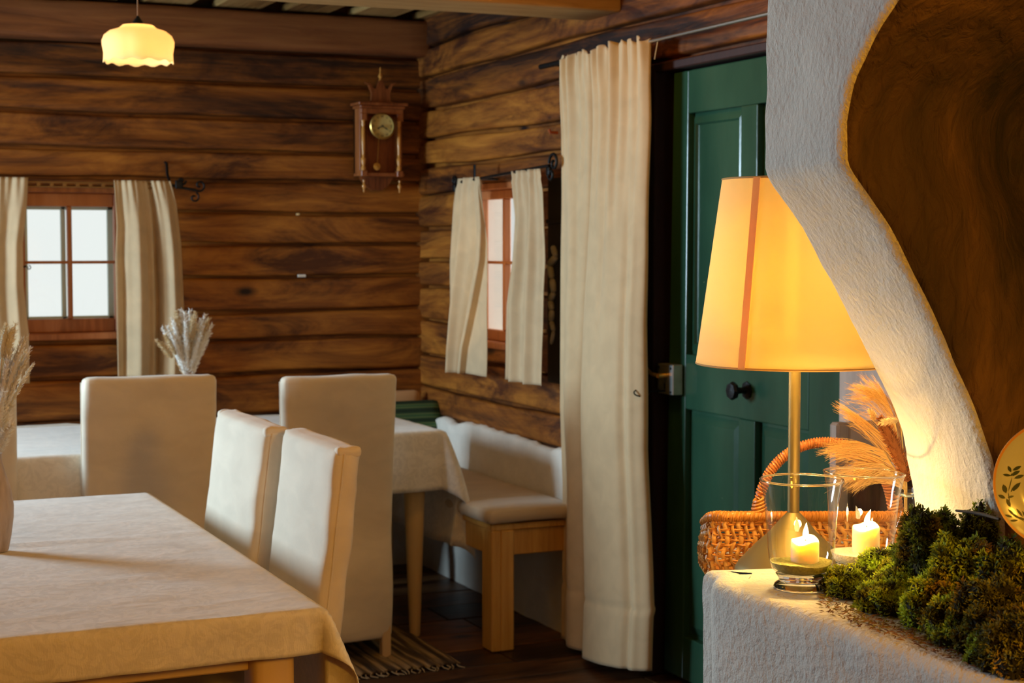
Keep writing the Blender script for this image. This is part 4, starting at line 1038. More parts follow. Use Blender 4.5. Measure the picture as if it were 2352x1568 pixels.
while x < rc.x: m.tube([(x, rc.y, .006), (x+rng.uniform(-.01,.01), rc.y-.02, .004), (x+rng.uniform(-.015,.015), rc.y-.04, .003)], .002, 5); x += .018
part(m, 'fringe', plain('rug_fringe', (.40,.28,.14), .9), t)

# ------------------------------------------------------------------ masonry fireplace
ZL = .912; ZS = .84
fp = thing('masonry_fireplace', (1.9, 1.2, 0), 'rough white masonry fireplace with curved hood and broad ledge at the right', 'fireplace')
def ledge():
    pts = [(1.288,-.6),(1.288,2.06)]
    for i in range(9):
        a = PI-(PI*.36)*i/8; pts.append((1.288+.07+.07*math.cos(a), 2.085+.07*math.sin(a)))
    ea = P(1640, 1304, Z=ZL); eb = P(1790, 1299, Z=ZL); dd = (eb-ea).normalized()
    pts = pts[:-1]+[(ea.x-.012*dd.x-.01, ea.y-.012*dd.y-.004), tuple(ea.xy), tuple((ea+dd*1.15).xy), (2.56,-.6)]
    out = []
    for i in range(len(pts)):
        a = Vector(pts[i]); b = Vector(pts[(i+1)%len(pts)]); n = max(1, int((b-a).length/.02))
        out += [a.lerp(b, k/n) for k in range(n)]
    n = len(out); cen = Vector((1.9, 1.0)); m = MB(); vs = []
    nrm = []
    for i in range(n):
        d = out[(i+2)%n]-out[i-2]; nrm.append(Vector((d.y, -d.x)).normalized()*(-1))
    rings = [(0,z) for z in [0,.1,.2,.3,.4,.5,.58,.66,.72,.77,.81,.84,.86,.880,.893]]+[(.002,.901),(.007,.908),(.015,.9115),(.03,.912),(.055,.912)]
    for off, z in rings:
        for i in range(n):
            p = out[i]-nrm[i]*(-off)*(-1)
            k = .010*nz(p.x*3, p.y*3, z*3)+.004*nz(p.x*14, p.y*14, z*14)+.0012*nz(p.x*60, p.y*60, z*60)
            q = p+nrm[i]*k
            vs.append((q.x, q.y, z))
    fs = [(r*n+i, r*n+(i+1)%n, (r+1)*n+(i+1)%n, (r+1)*n+i) for r in range(len(rings)-1) for i in range(n)]
    o_ = (len(rings)-1)*n; cap = [vs[o_+i] for i in range(n)]
    q_ = [(1.336,-.57),(1.336,2.062),(1.343,2.092),(1.358,2.108),(ea.x+.006,ea.y-.046),(ea.x+dd.x*1.12,ea.y+dd.y*1.12-.046),(2.53,-.57)]
    m.prism(q_, .88, .9118)
    m.add(vs, fs); return m
m = MB(); lo_ = [P(1622, 1304, Z=ZL).xy+Vector((.0,.0)), FWD.xy*3.12+RGT.xy*.372, Vector((2.56,2.66)), Vector((2.56,1.5)), Vector((1.6,1.9))]
m.prism([tuple(q) for q in lo_], 0, ZS, .5); part(m, 'rear_shelf', M_PLASTER, fp)
# the outline runs clockwise seen from above; face winding is fixed by recalculation below
o = part(ledge(), 'ledge', M_PLASTER, fp, smooth=40)
import bmesh
def fixn(o):
    b = bmesh.new(); b.from_mesh(o.data); bmesh.ops.recalc_face_normals(b, faces=b.faces); b.to_mesh(o.data); b.free()
fixn(o)
YFAR = 2.04
XZ = [(.90,1.556),(1.033,1.548),(1.124,1.525),(1.1765,1.501),(1.235,1.470),(1.293,1.438),(1.37,1.393),(1.445,1.346),(1.50,1.300),(1.524,1.281),(1.57,1.279),(1.7,1.279),(2.4,1.281)]
YZ_ = [(.90,1.765),(1.45,1.765),(1.52,1.768),(1.58,1.765),(1.63,1.748),(1.68,1.712),(1.73,1.655),(1.79,1.565),(1.85,1.44),(1.90,1.26),(1.935,1.0),(1.95,.6)]
def sm(z, T):   # smoothed table lookup
    return sum(interp(z+d, [a for a, _ in T], [b for _, b in T]) for d in (-.010,-.005,0,.005,.010))/5
def yedge(z): return sm(z, YZ_)
def xface(z): return sm(z, XZ)
zs = [.90+1.05*i/110 for i in range(111)]
m = MB(); R = .022
def sect(z):
    xf = xface(z); ye = yedge(z); pts = [(2.56, YFAR), (2.2, YFAR), (1.8, YFAR), (xf+.13, YFAR)]
    xn = xf; xf = xf*YFAR/1.965
    for i in range(5):
        a = PI/2+(PI/2)*i/4; pts.append((xf+.010+.010*math.cos(a), YFAR-.010+.010*math.sin(a)))
    for i in range(1, 10): pts.append((xf+(xn-xf)*i/10, YFAR-.010+(ye+R-(YFAR-.010))*i/10))
    xf = xn
    for i in range(4):
        a = PI+(PI/4)*i/3; pts.append((xf+R+R*math.cos(a), ye+R+R*math.sin(a)))
    return pts
rows = [sect(z) for z in zs]; n = len(rows[0]); vs = []
for z, r_ in zip(zs, rows):
    for (x, y) in r_:
        k = .006*nz(x*4, y*4, z*4)+.0025*nz(x*17, y*17, z*17)+.0008*nz(x*70, y*70, z*70)
        vs.append((x-k, y+k*.5, z))
fs = [(j*n+i, j*n+i+1, (j+1)*n+i+1, (j+1)*n+i) for j in range(len(zs)-1) for i in range(n-1)]
m.add(vs, fs)
o = part(m, 'hood', M_PLASTER, fp, smooth=60)
# upper breast above the arch
m = MB(); vs, fs = soft((1.92, .68, 2.2), (.639, 1.285, .25), .01, (2,10,3)); m.add(vs, fs); part(m, 'chimney_breast', M_PLASTER, fp)
# sooty lining
m = MB(); vs = []; nn = 46
for z in zs:
    xf = xface(z); ye = yedge(z)
    for i in range(nn+1):
        if i < 5: a = PI*1.25+(PI/4)*i/4; x, y = xf+R+R*math.cos(a), ye+R+R*math.sin(a)
        else:
            s_ = (i-4)/(nn-4); x = xf+R+(2.56-xf-R)*s_**1.4; y = ye + .10*min(1, max(0, (x-xf-.10))/.25)**2*(1 if z < 1.6 else max(0, 1-(z-1.6)/.2))
        k = .006*nz(x*4, y*4, z*4)+.0025*nz(x*17, y*17, z*17)
        if i > 3: k2 = .010*nz(x*9, y*9, z*6)+.004*nz(x*30, y*30, z*14)
        else: k2 = 0
        vs.append((x-k, y+k*.5+k2*min(1, i/8), z))
fs = [(j*(nn+1)+i, j*(nn+1)+i+1, (j+1)*(nn+1)+i+1, (j+1)*(nn+1)+i) for j in range(len(zs)-1) for i in range(nn)]
m.add(vs, fs); part(m, 'sooty_lining', M_SOOT, fp, smooth=60)
m = MB(); m.box((1.30, -.6, 1.93), (2.56, 1.0, 1.96)); m.box((2.50, -.6, .9), (2.56, 1.77, 1.95)); part(m, 'firebox_back', M_SOOT, fp)

# ------------------------------------------------------------------ table lamp
lx, ly = 1.5416, 2.2659
t = thing('table_lamp', (lx, ly, ZS), 'brass table lamp with glowing cream cone shade standing behind the glass candle holders', 'lamp')
m = MB(); m.lathe([(0,0),(.083,0),(.084,.003),(.060,.028),(.036,.055),(.018,.078),(.010,.088)], (lx,ly,ZL+.001), 4, cap=False)
m2 = MB(); m2.lathe([(0,0),(.094,0),(.096,.004),(.096,.040),(.090,.050),(.064,.078),(.040,.100),(.020,.124),(.010,.134)], (lx,ly,ZS+.001), 48, cap=False); part(m2, 'base', M_OLIVEB, t, smooth=40)
m = MB(); m.tube([(lx,ly,ZS+.12),(lx,ly,1.50)], .0098, 20); part(m, 'pole', M_OLIVEB, t, smooth=60)
zb3, zt3 = 1.223, 1.526; rb, rt_ = .1625, .1212
M_SHADE = shade_mat('cream_parchment_shade', (.93,.76,.36), (1,.60,.16,.08), .24)
m = MB(); m.lathe([(rb-.001,0),(rb,.001)]+[(rb+(rt_-rb)*i/10, (zt3-zb3)*i/10) for i in range(1,10)]+[(rt_,zt3-zb3-.001),(rt_-.001,zt3-zb3)], (lx,ly,zb3), 96, cap=False)
shade = part(m, 'lamp_shade', M_SHADE, t, smooth=60, solid=.0012)
tc_ = math.atan2(-ly, -lx); th0 = tc_ - math.radians(30.5)
m = MB()
def rib(u, v):
    z = zb3+(zt3-zb3)*v; r = rb+(rt_-rb)*v+.0016; a = th0+(u-.5)*.0125/r*1.0
    return (lx+r*math.cos(a), ly+r*math.sin(a), z)
m.grid(rib, 4, 10); part(m, 'ribbon', shade_mat('orange_seam_ribbon', (.95,.60,.25), (1,.42,.08,.14), .35), shade, solid=.0012)
for r_, z_, nm in ((rb, zb3, 'shade_ring'), (rt_, zt3, 'shade_ring')):
    m = MB(); m.tube([(lx+r_*math.cos(a), ly+r_*math.sin(a), z_) for a in [2*PI*i/64 for i in range(64)]], .0018, 6, closed=True); part(m, nm, plain('ochre_tape', (.75,.42,.12), .7), shade, smooth=60)
m = MB()
for a in (0, 2.09, 4.19): m.tube([(lx,ly,1.485), (lx+(rt_)*math.cos(a), ly+(rt_)*math.sin(a), zt3-.004)], .0015, 6)
part(m, 'shade_carrier', M_BRASS, t)
m = MB(); m.lathe([(.0,-.035),(.018,-.028),(.030,-.005),(.026,.018),(.014,.034),(.013,.05)], (lx,ly,1.40), 20, cap=False); part(m, 'bulb', plain('warm_lit_bulb', (1,1,1), emit=(1,.78,.42,10)), t, smooth=60)
for a in range(3):
    pass
point('table_lamp_light', (lx-.045, ly-.035, 1.355), 7.0, (1,.72,.28), .03)

# ------------------------------------------------------------------ candle glasses
M_WAX = plain('ivory_wax', (.93,.80,.55), .5); b_ = M_WAX.node_tree.nodes['Principled BSDF']
b_.inputs['Subsurface Weight'].default_value = .8; b_.inputs['Subsurface Radius'].default_value = (.04,.02,.008); b_.inputs['Subsurface Scale'].default_value = .6
M_FLAME = plain('candle_flame', (1,.8,.4), emit=(1,.74,.34,26))
M_WICK = plain('charred_wick', (.02,.015,.01), .9)
M_SAND1 = plain('olive_green_sand', (.34,.32,.08), .95, bump=.5, bscale=300, vary=.3, vscale=220)
M_SAND2 = plain('white_sand', (.86,.80,.66), .95, bump=.5, bscale=300)
def holder(x, y, sand, slabel, glabel, clabel, ct, tilt=0, cx=0, cy=0, cr=.0205, zs0=.030, zs1=.041, lean_=.0):
    Mx = Matrix.Translation((x, y, ZL+.001)) @ Matrix.Rotation(tilt, 4, 'Y')
    t = thing('candle_glass', (x, y, ZL), glabel, 'candle holder')
    t2 = MB(); t2.lathe([(.035,.022),(.043,.030),(.0475,.045),(.0495,.065),(.0515,.095),(.0545,.13),(.0595,.155),(.0612,.160),(.0606,.1612),(.0588,.160)], n=72, cap=False, mat=Mx)
    part(t2, 'bowl', M_GLASS, t, smooth=80)
    r_ = MB(); r_.tube([Mx @ Vector((.0605*math.cos(a), .0605*math.sin(a), .1607)) for a in [2*PI*i/72 for i in range(72)]], .0016, 6, closed=True)
    part(r_, 'rim', M_FOOT, t, smooth=80)
    f_ = MB(); f_.lathe([(0,0),(.038,0),(.040,.003),(.038,.007),(.032,.011),(.033,.016),(.037,.0215),(.030,.0225),(0,.021)], n=56, cap=False, mat=Mx); o = part(f_, 'foot', M_FOOT, t, smooth=60); fixn(o)
    s_ = MB(); s_.lathe([(0,.0235),(.030,.024),(.0405,.029),(.0445,zs1-.005),(.0455,zs1-.002),(.030,zs1+.001),(.02,zs1-.002),(0,zs1-.001)], n=48, cap=False, mat=Mx)
    if sand is M_SAND1:
        for i, v in enumerate(s_.v): 
            if v[2] > ZL+zs1-.012: s_.v[i] = (v[0], v[1], v[2]+.0015*math.sin(v[0]*90)+.001*nz(v[0]*80, v[1]*80))
    o = s_.build('sand_bed', sand, smooth=50); fixn(o); tag(o, slabel, 'sand', kind='stuff')
    c = Vector((x+cx, y+cy, 0)); zb_0, zt_0 = ZL+zs1-.004, ct
    t3 = thing('pillar_candle', (c.x, c.y, zb_0), clabel, 'candle', 'ivory pillar candles')
    def rimn(a): return .003*math.sin(a+1.0)+.0015*math.sin(3*a)
    m = MB(); m.lathe([(0,0),(cr,0),(cr*1.01,.02),(cr,(zt_0-zb_0)*.9),(cr*.985,(zt_0-zb_0)-.001),(cr*.93,(zt_0-zb_0)),(cr*.8,(zt_0-zb_0)-.002),(cr*.3,(zt_0-zb_0)-.004),(0,(zt_0-zb_0)-.004)], (c.x,c.y,zb_0), 40, cap=False)
    for i, v in enumerate(m.v):
        if v[2] > zt_0-.012:
            a = math.atan2(v[1]-c.y, v[0]-c.x); m.v[i] = (v[0], v[1], v[2]+rimn(a)*1.2)
    o = part(m, 'wax', M_WAX, t3, smooth=70); fixn(o)
    m = MB(); m.tube([(c.x,c.y,zt_0-.006),(c.x+.001,c.y,zt_0+.001),(c.x+.002,c.y,zt_0+.006)], .0008, 6); part(m, 'wick', M_WICK, t3)
    m = MB(); fz = zt_0+.001; hh_ = .024
    m.tube([Vector((c.x+.001, c.y, fz))+RGT*(lean_*k*k)+Vector((0,0,hh_*k)) for k in [i/8 for i in range(9)]], [.0015,.0033,.0042,.0042,.0037,.0029,.0020,.0011,.0003], 12)
    part(m, 'flame', M_FLAME, t3, smooth=180)
    point('candle_light', (c.x, c.y, zt_0+.014), 2.4, (1,.58,.18), .006)
g1 = P(1846, 1340, Z=ZL)
gp = P(1852, 1347, Z=ZL+.002)
holder(1.377, 2.003, M_SAND1, 'olive sand bed in the front candle glass', 'clear flared glass candle holder in front, holding a candle on olive sand', 'ivory pillar candle on olive sand in the front glass', .985, cx=.004, cy=-.004, lean_=.001)
holder(1.500, 2.026, M_SAND2, 'white sand bed in the rear candle glass', 'clear flared glass candle holder behind the front one, against the moss, white sand inside', 'ivory pillar candle on white sand in the rear glass', .993, tilt=.035, cx=.006, cy=-.006, lean_=.006)

# ------------------------------------------------------------------ wicker basket
t = thing('wicker_basket', (0,0,0), 'orange-brown wicker basket with arched handle beside the table lamp', 'basket')
M_WICK1 = plain('honey_wicker', (.62,.25,.045), .38, vary=.25, vscale=60); M_WICK2 = plain('pale_wicker', (.72,.36,.09), .4, vary=.2, vscale=60)
def vw(lat, d, z): return FWD*d + RGT*lat + Vector((0,0,z))
b0, b1, e0, e1, zB, zR = .349, .74, 2.80, 2.92, ZS+.004, .950
def bpath(s, infl=0.0, n_c=.03):
    # rounded rectangle perimeter, s in 0..1
    w_, h_ = (b1-b0)/2+infl, (e1-e0)/2+infl; r = n_c+infl*.5; cx_, cy_ = (b0+b1)/2, (e0+e1)/2
    segs = [('l', (-w_+r,-h_), (w_-r,-h_)), ('a', (w_-r,-h_+r), -PI/2), ('l', (w_,-h_+r), (w_,h_-r)), ('a', (w_-r,h_-r), 0), ('l', (w_-r,h_), (-w_+r,h_)), ('a', (-w_+r,h_-r), PI/2), ('l', (-w_,h_-r), (-w_,-h_+r)), ('a', (-w_+r,-h_+r), PI)]
    Ls = [2*(w_-r), r*PI/2, 2*(h_-r), r*PI/2]*2; T = sum(Ls); q = (s % 1)*T
    for g, L_ in zip(segs, Ls):
        if q <= L_:
            if g[0] == 'l': k = q/L_; return cx_+g[1][0]+(g[2][0]-g[1][0])*k, cy_+g[1][1]+(g[2][1]-g[1][1])*k
            a = g[2]+q/r; return cx_+g[1][0]+r*math.cos(a), cy_+g[1][1]+r*math.sin(a)
        q -= L_
    return cx_-w_+r, cy_-h_
NS = 88
def bw(a, b, z): return vw(a, b, z-.032*max(0,min(1,(b-e0)/(e1-e0)))*max(0,(z-zB)/(zR-zB)))
bulge = lambda z: .006*math.sin(PI*(z-zB)/(zR-zB))+(.004 if z < zR else 0)+.006*(1-(z-zB)/(zR-zB))
stk = MB()
for i in range(NS):
    s = (i+.5)/NS; pts = []
    for k in range(14):
        z = zB+.002+(zR-zB-.006)*k/13; a, b = bpath(s+.0035*math.sin(k*.9), bulge(z)+.0028*math.sin(k*PI/1.6+i*PI)); pts.append(bw(a, b, z))
    stk.tube(pts, .0040, 6, tint=rng.random(), flat=.6)
stk.build('stakes', M_WICK2, t, smooth=60)
wv = MB()
nrow = 11
for r_ in range(nrow):
    z = zB+.006+(zR-zB-.018)*r_/(nrow-1); pts = []
    for i in range(NS*4):
        s = i/(NS*4); ph = s*NS*PI+(r_ % 2)*PI; a, b = bpath(s, bulge(z)+.0030*math.cos(ph)); pts.append(bw(a, b, z+.0008*math.sin(ph*.5)))
    wv.tube(pts, .0016 if r_ % 3 else .0022, 5, closed=True)
wv.build('weavers', M_WICK1, t, smooth=60)
rm = MB()
for ph0 in (0, 2.1, 4.2):
    pts = []
    for i in range(700):
        s = i/700; a_, b_2 = bpath(s, .006+.0062*math.cos(i*.85+ph0)); pts.append(bw(a_, b_2, zR+.002+.0075*math.sin(i*.85+ph0)))
    rm.tube(pts, .0026, 5, closed=True)
for i in range(60):   # braided foot just under the rim
    pass
rm.build('braided_rim', M_WICK1, t, smooth=60)
hd = MB(); ctr = .544; hwid = .118; hy = e0+.02
hp = []
for i in range(41):
    a = PI*i/40; hp.append(vw(ctr-hwid*math.cos(a), hy+.004*math.sin(a), zR-.02+ (.147)*math.sin(a)**.8))
hd.tube(hp, .0072, 10)
for ph0 in (0, PI):
    pts = []
    for i in range(600):
        q = i/600*40; k = min(int(q), 39); p = hp[k].lerp(hp[k+1], q-k); d = (hp[k+1]-hp[k]).normalized(); n_ = d.cross(FWD).normalized()
        pts.append(p+(n_*math.cos(i*.42+ph0)+FWD*math.sin(i*.42+ph0))*.0078)
    hd.tube(pts, .0018, 5)
hd.build('handle', plain('wrapped_cane', (.50,.17,.05), .4, vary=.3, vscale=50), t, smooth=60)
hdl = [o for o in bpy.data.objects if o.name == 'handle'][0]
for (lat_) in (ctr-hwid, ctr+hwid):
    lb = MB()
    for k in range(7):
        c = vw(lat_, hy-.016, zR-.006+.006*k); lb.tube([c+RGT*.016*math.cos(a)*(1-.08*k)+FWD*.014*math.sin(a)+Vector((0,0,.004*math.cos(a))) for a in [2*PI*i/18 for i in range(18)]], .0026, 5, closed=True)
    lb.build('handle_lashing', M_WICK1, hdl, smooth=60)
fl = MB(); fl.prism([tuple((vw(*bpath(i/40, 0), 0)).xy) for i in range(40)], zB, zB+.004); fl.build('basket_base', M_WICK1, t)

# ------------------------------------------------------------------ pampas grass in a glass bottle
bp_ = vw(.642, 2.64, 0); bx, by = bp_.x, bp_.y
t = thing('glass_bottle', (bx, by, ZS), 'small clear glass bottle behind the rear candle glass, holding pampas grass', 'bottle')
m = MB(); m.lathe([(0,.001),(.024,.001),(.026,.006),(.026,.090),(.022,.12),(.0115,.142),(.0105,.172),(.013,.177),(.0135,.184),(.011,.185),(.0095,.177)], (bx,by,ZS), 40, cap=False); part(m, 'bottle_body', M_GLASS, t, smooth=60)
m = MB(); m.tube([(bx+.0118*math.cos(a), by+.0118*math.sin(a), ZS+.173) for a in [2*PI*i/32 for i in range(32)]], .0022, 6, closed=True); part(m, 'wire_ring', M_STEEL, t, smooth=60)
t = thing('pampas_bouquet', (bx, by, ZS+.18), 'golden pampas grass plumes leaning out of the glass bottle towards the green door', 'bouquet')
def pv(px, py, dd=0): 
    ray = P(px, py, D=1.0)-Vector((0,0,EYE)); return Vector((0,0,EYE))+ray*((2.645+dd)/ray.dot(FWD))
root = Vector((bx, by, ZS+.06)); rs_ = random.Random(77)
plumes = [ # name, rachis mid/px, hair target list, count, color
  ([(2080,1120),(2030,1035),(1965,1010)], [(1885,1030),(1892,1045),(1878,1038),(1905,1058),(1888,1018)], 170, (.80,.50,.20), .03),
  ([(2080,1120),(2040,1010),(1990,970)], [(1922,932),(1930,945),(1918,928),(1945,962)], 120, (.74,.44,.16), .04),
  ([(2080,1120),(2055,960),(2030,900)], [(1968,872),(1985,868),(2005,866),(1955,890),(1945,915),(1950,885)], 200, (.66,.38,.13), .05),
  ([(2082,1115),(2070,980),(2050,930)], [(2040,900),(2055,930),(2020,895),(2065,960)], 110, (.62,.34,.11), .045),
  ([(2080,1125),(2030,1065),(1985,1062)], [(1915,1085),(1925,1110),(1900,1092),(1950,1125),(1935,1120)], 170, (.82,.54,.24), .015),
  ([(2078,1125),(2045,1075),(2010,1070)], [(1960,1125),(1970,1118),(1950,1130),(1895,1112)], 90, (.84,.58,.28), .01)]
for (rach, tgt, cnt, col, dd) in plumes:
    r3 = [pv(a, b, dd*k/2) for k, (a, b) in enumerate(rach)]; vs = []; fs = []; cols = []
    for h in range(cnt):
        q = rs_.random()**.8*.95; i = 0 if q < .5 else 1; p0 = r3[i].lerp(r3[i+1], (q-.5*i)*2)
        tx = rs_.choice(tgt); end = pv(tx[0]+rs_.gauss(0,7), tx[1]+rs_.gauss(0,7), dd+rs_.gauss(0,.012))
        kk = rs_.uniform(.75, 1.03); end = p0.lerp(end, kk)
        ctrl = r3[2].lerp(p0.lerp(end, .5), rs_.uniform(.15, .7))+Vector((0,0,rs_.uniform(-.002,.008)))
        c_ = bez(p0, ctrl, end, 7); wd_ = rs_.uniform(.0007, .0015)
        g = rs_.uniform(.65, 1.25); cc = [min(1, x*g) for x in col]; o = len(vs)
        for j, p in enumerate(c_):
            wj = wd_*(1-.75*j/7); sdv = (Vector((0,0,1))*.9+FWD*rs_.uniform(-.3,.3))*wj/2; vs += [p-sdv, p+sdv]
        for j in range(7): fs.append((o+2*j, o+2*j+1, o+2*j+3, o+2*j+2)); cols.append(cc)
        # side wisps near the end
        for w_ in range(2):
            j = rs_.randint(3, 6); p = c_[j]; e_ = p+(c_[7]-c_[3])*rs_.uniform(.15,.35)+Vector((0,0,rs_.gauss(0,.004))); sdv = Vector((0,0,.0004)); o = len(vs)
            vs += [p-sdv, p+sdv, e_]; fs.append((o,o+1,o+2)); cols.append(cc)
    k = finish_attr('plume', vs, fs, cols, M_PLUME, t)
    m = MB(); m.tube([root]+r3[:2], [.0018,.0016,.0008], 6); part(m, 'stem', plain('straw_stem', (.55,.38,.16), .7), t)
fuzz('brown_seed_head', [pv(2085,1105), pv(2062,1040,.0), pv(2035,985,.0), pv(2020,960,.0)], .018, 900, .010, .0016, (.42,.15,.045), t, rs_, lean_=.5)
fuzz('bunny_tail', [pv(2062,965,-.02), pv(2040,966,-.02), pv(2020,972,-.02)], .008, 260, .007, .0010, (.92,.70,.40), t, rs_)
fuzz('bunny_tail', [pv(2010,965,.0), pv(1998,940,.0)], .008, 160, .007, .0010, (.80,.52,.24), t, rs_)

# ------------------------------------------------------------------ chair beyond the ledge
cA = P(1924, 972, Y=3.12); t = thing('wooden_chair', (cA.x+.2, 3.2, 0), 'limewashed wooden chair beside the green door behind the pampas grass', 'chair')
x0, x1, ya, zt_ = cA.x, cA.x+.40, 3.12, cA.z
for x in (x0, x1-.035):
    m = MB(); m.box((x, ya, 0), (x+.035, ya+.035, zt_), .5, .006); part(m, 'back_post', M_PINKW, t)
    m = MB(); m.box((x, ya-.36, 0), (x+.035, ya-.325, .44), .5, .006); part(m, 'front_leg', M_PINKW, t)
m = MB(); m.box((x0+.035, ya+.006, zt_-.10), (x1-.035, ya+.03, zt_), .5, .006); part(m, 'top_rail', M_PINKW, t)
m = MB(); m.box((x0+.035, ya+.010, .62), (x1-.035, ya+.028, zt_-.12), .2, .003); part(m, 'back_panel', wood('brown_back_panel', (.05,.02,.01), (.14,.06,.03), (.2,.1,.05), axis=2, knots=False), t)
m = MB(); m.box((x0-.01, ya-.37, .44), (x1+.01, ya+.005, .465), .5, .006); part(m, 'seat', M_PINKW, t)

# ------------------------------------------------------------------ moss
rs_ = np.random.default_rng(5)
def moss(x, y, r, h, n, col, label, flat=False, name='moss_clump'):
    """one cushion of moss: lumpy dome with thousands of branching fronds"""
    vs = []; fs = []; cols = []
    nu, nv = 28, 14
    def surf(a, q):
        # q 0 at the crown, 1 at the ground
        d = Vector((math.cos(a)*math.sin(q*PI/2), math.sin(a)*math.sin(q*PI/2), math.cos(q*PI/2)))
        k = 1+.30*nz(d.x*2.2+x*9, d.y*2.2+y*9, d.z*2.2)+.14*nz(d.x*6+x, d.y*6, d.z*6+y)+.10*nz(x*40+d.x*r*70, y*40+d.y*r*70, d.z*h*70)
        pr = min(1, (q*1.25))**.7
        return Vector((x+math.cos(a)*r*k*math.sin(q*PI/2)**.8, y+math.sin(a)*r*k*math.sin(q*PI/2)**.8, ZL+.0015+max(0, h*k*(math.cos(q*PI/2))**.62)*(.9)))
    for j in range(nv+1):
        for i in range(nu): vs.append(surf(2*PI*i/nu, j/nv))
    for j in range(nv):
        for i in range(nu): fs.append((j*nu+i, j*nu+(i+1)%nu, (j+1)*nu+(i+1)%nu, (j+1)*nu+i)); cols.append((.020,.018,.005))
    cam_d = Vector((-x, -y, .2)).normalized()
    for k in range(int(n*1.35)):
        a = rs_.uniform(0, 2*PI); q = math.sqrt(rs_.uniform(.0, 1.0))
        p = surf(a, q); e = .02; pa = surf(a+e, q)-p; pq = surf(a, min(1, q+e))-p
        nn_ = pq.cross(pa); 
        if nn_.length < 1e-9: nn_ = Vector((0,0,1))
        nn_.normalize()
        if nn_.z < -.2: nn_ = -nn_
        g = Vector(rs_.normal(0, .65, 3)); d = (nn_+g+Vector((0,0,.25))).normalized(); L_ = rs_.uniform(.0045, .0095)*(1 if r > .035 else .8)
        sdv = d.cross(Vector(rs_.normal(0,1,3)))
        if sdv.length < 1e-6: continue
        sdv.normalize(); w_ = rs_.uniform(.0009, .0019); cur = Vector(rs_.normal(0, .4, 3))
        lump = nz(p.x*45+3, p.y*45, p.z*45)
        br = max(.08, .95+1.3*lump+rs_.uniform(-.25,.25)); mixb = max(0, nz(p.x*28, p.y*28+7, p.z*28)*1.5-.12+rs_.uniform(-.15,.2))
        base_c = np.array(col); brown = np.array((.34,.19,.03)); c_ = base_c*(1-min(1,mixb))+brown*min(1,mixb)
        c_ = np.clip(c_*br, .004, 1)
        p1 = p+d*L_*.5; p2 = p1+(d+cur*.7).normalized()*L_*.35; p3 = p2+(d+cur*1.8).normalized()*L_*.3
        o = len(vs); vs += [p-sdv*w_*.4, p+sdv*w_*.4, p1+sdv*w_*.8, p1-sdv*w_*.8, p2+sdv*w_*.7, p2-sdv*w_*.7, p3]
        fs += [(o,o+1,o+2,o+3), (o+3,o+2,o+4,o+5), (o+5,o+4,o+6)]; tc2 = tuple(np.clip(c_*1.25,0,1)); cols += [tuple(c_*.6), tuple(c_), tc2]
    # side leaflets
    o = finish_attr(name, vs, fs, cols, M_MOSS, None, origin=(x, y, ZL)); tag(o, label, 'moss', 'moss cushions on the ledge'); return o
def mp(px, X=None, base=None): 
    if base is not None: return P(px, base, Z=ZL)
    return P(px, 1200, X=X)
GR, OL, BR = (.42,.54,.035), (.26,.34,.03), (.17,.17,.022)
def mh(px, X, top): q = P(px, top, X=X); return q.x, q.y, q.z-ZL
ML = [ # px, X, r, top py, n, colour, label
 (1905, None, .022, (1352, .018), 900, OL, 'tiny moss tuft at the left tip of the moss, beside the front candle glass foot'),
 (1955, None, .034, (1368, .040), 2600, GR, 'low green moss cushion in front of the rear candle glass'),
 (2040, None, .040, (1402, .040), 3600, GR, 'low moss cushion near the ledge edge, left of the brightest front cushion'),
 (2085, None, .047, (1395, .052), 4600, (.48,.62,.045), 'bright yellow-green moss cushion in the middle of the front row'),
 (2035, None, .036, (1345, .052), 3000, GR, 'moss cushion between the rear candle glass and the front row'),
 (2138, 1.475, .047, 1162, 6500, (.13,.19,.02), 'tall dark round moss cushion against the base of the hood'),
 (2075, 1.475, .030, 1285, 2600, (.60,.62,.06), 'golden moss wedge between the rear glass and the tall dark cushion'),
 (2250, 1.53, .030, 1155, 2400, OL, 'small moss knob behind the others, left of the painted plate'),
 (2215, 1.44, .052, 1225, 5600, (.40,.52,.04), 'wide yellow-topped moss cushion below the dark twig'),
 (2320, 1.455, .050, 1242, 4200, OL, 'dark moss cushion directly under the painted plate'),
 (2165, 1.405, .048, 1325, 4800, GR, 'green moss cushion in front of the tall dark cushion'),
 (2215, 1.375, .042, 1375, 3600, (.42,.52,.04), 'yellowish moss cushion in the front row, right of the brightest one'),
 (2285, 1.385, .050, 1335, 4200, BR, 'brownish moss cushion at the right below the yellow-topped one'),
 (2345, 1.345, .045, 1400, 3400, BR, 'brown-green moss cushion cut by the right picture edge'),
 (2275, 1.335, .026, 1455, 1600, OL, 'small low moss tuft at the lower right over the ledge edge'),
]
moss(1.50, 1.50, .045, .098, 3000, OL, 'olive moss cushion carrying the plate beyond the right picture edge')
for (px, X, r, top, n, col, lab) in ML:
    if X is None: q = P(px, top[0], Z=ZL); moss(q.x, q.y, r, top[1], n, col, lab)
    else: x, y, h = mh(px, X, top); moss(x, y, r, h*.96, n, col, lab)
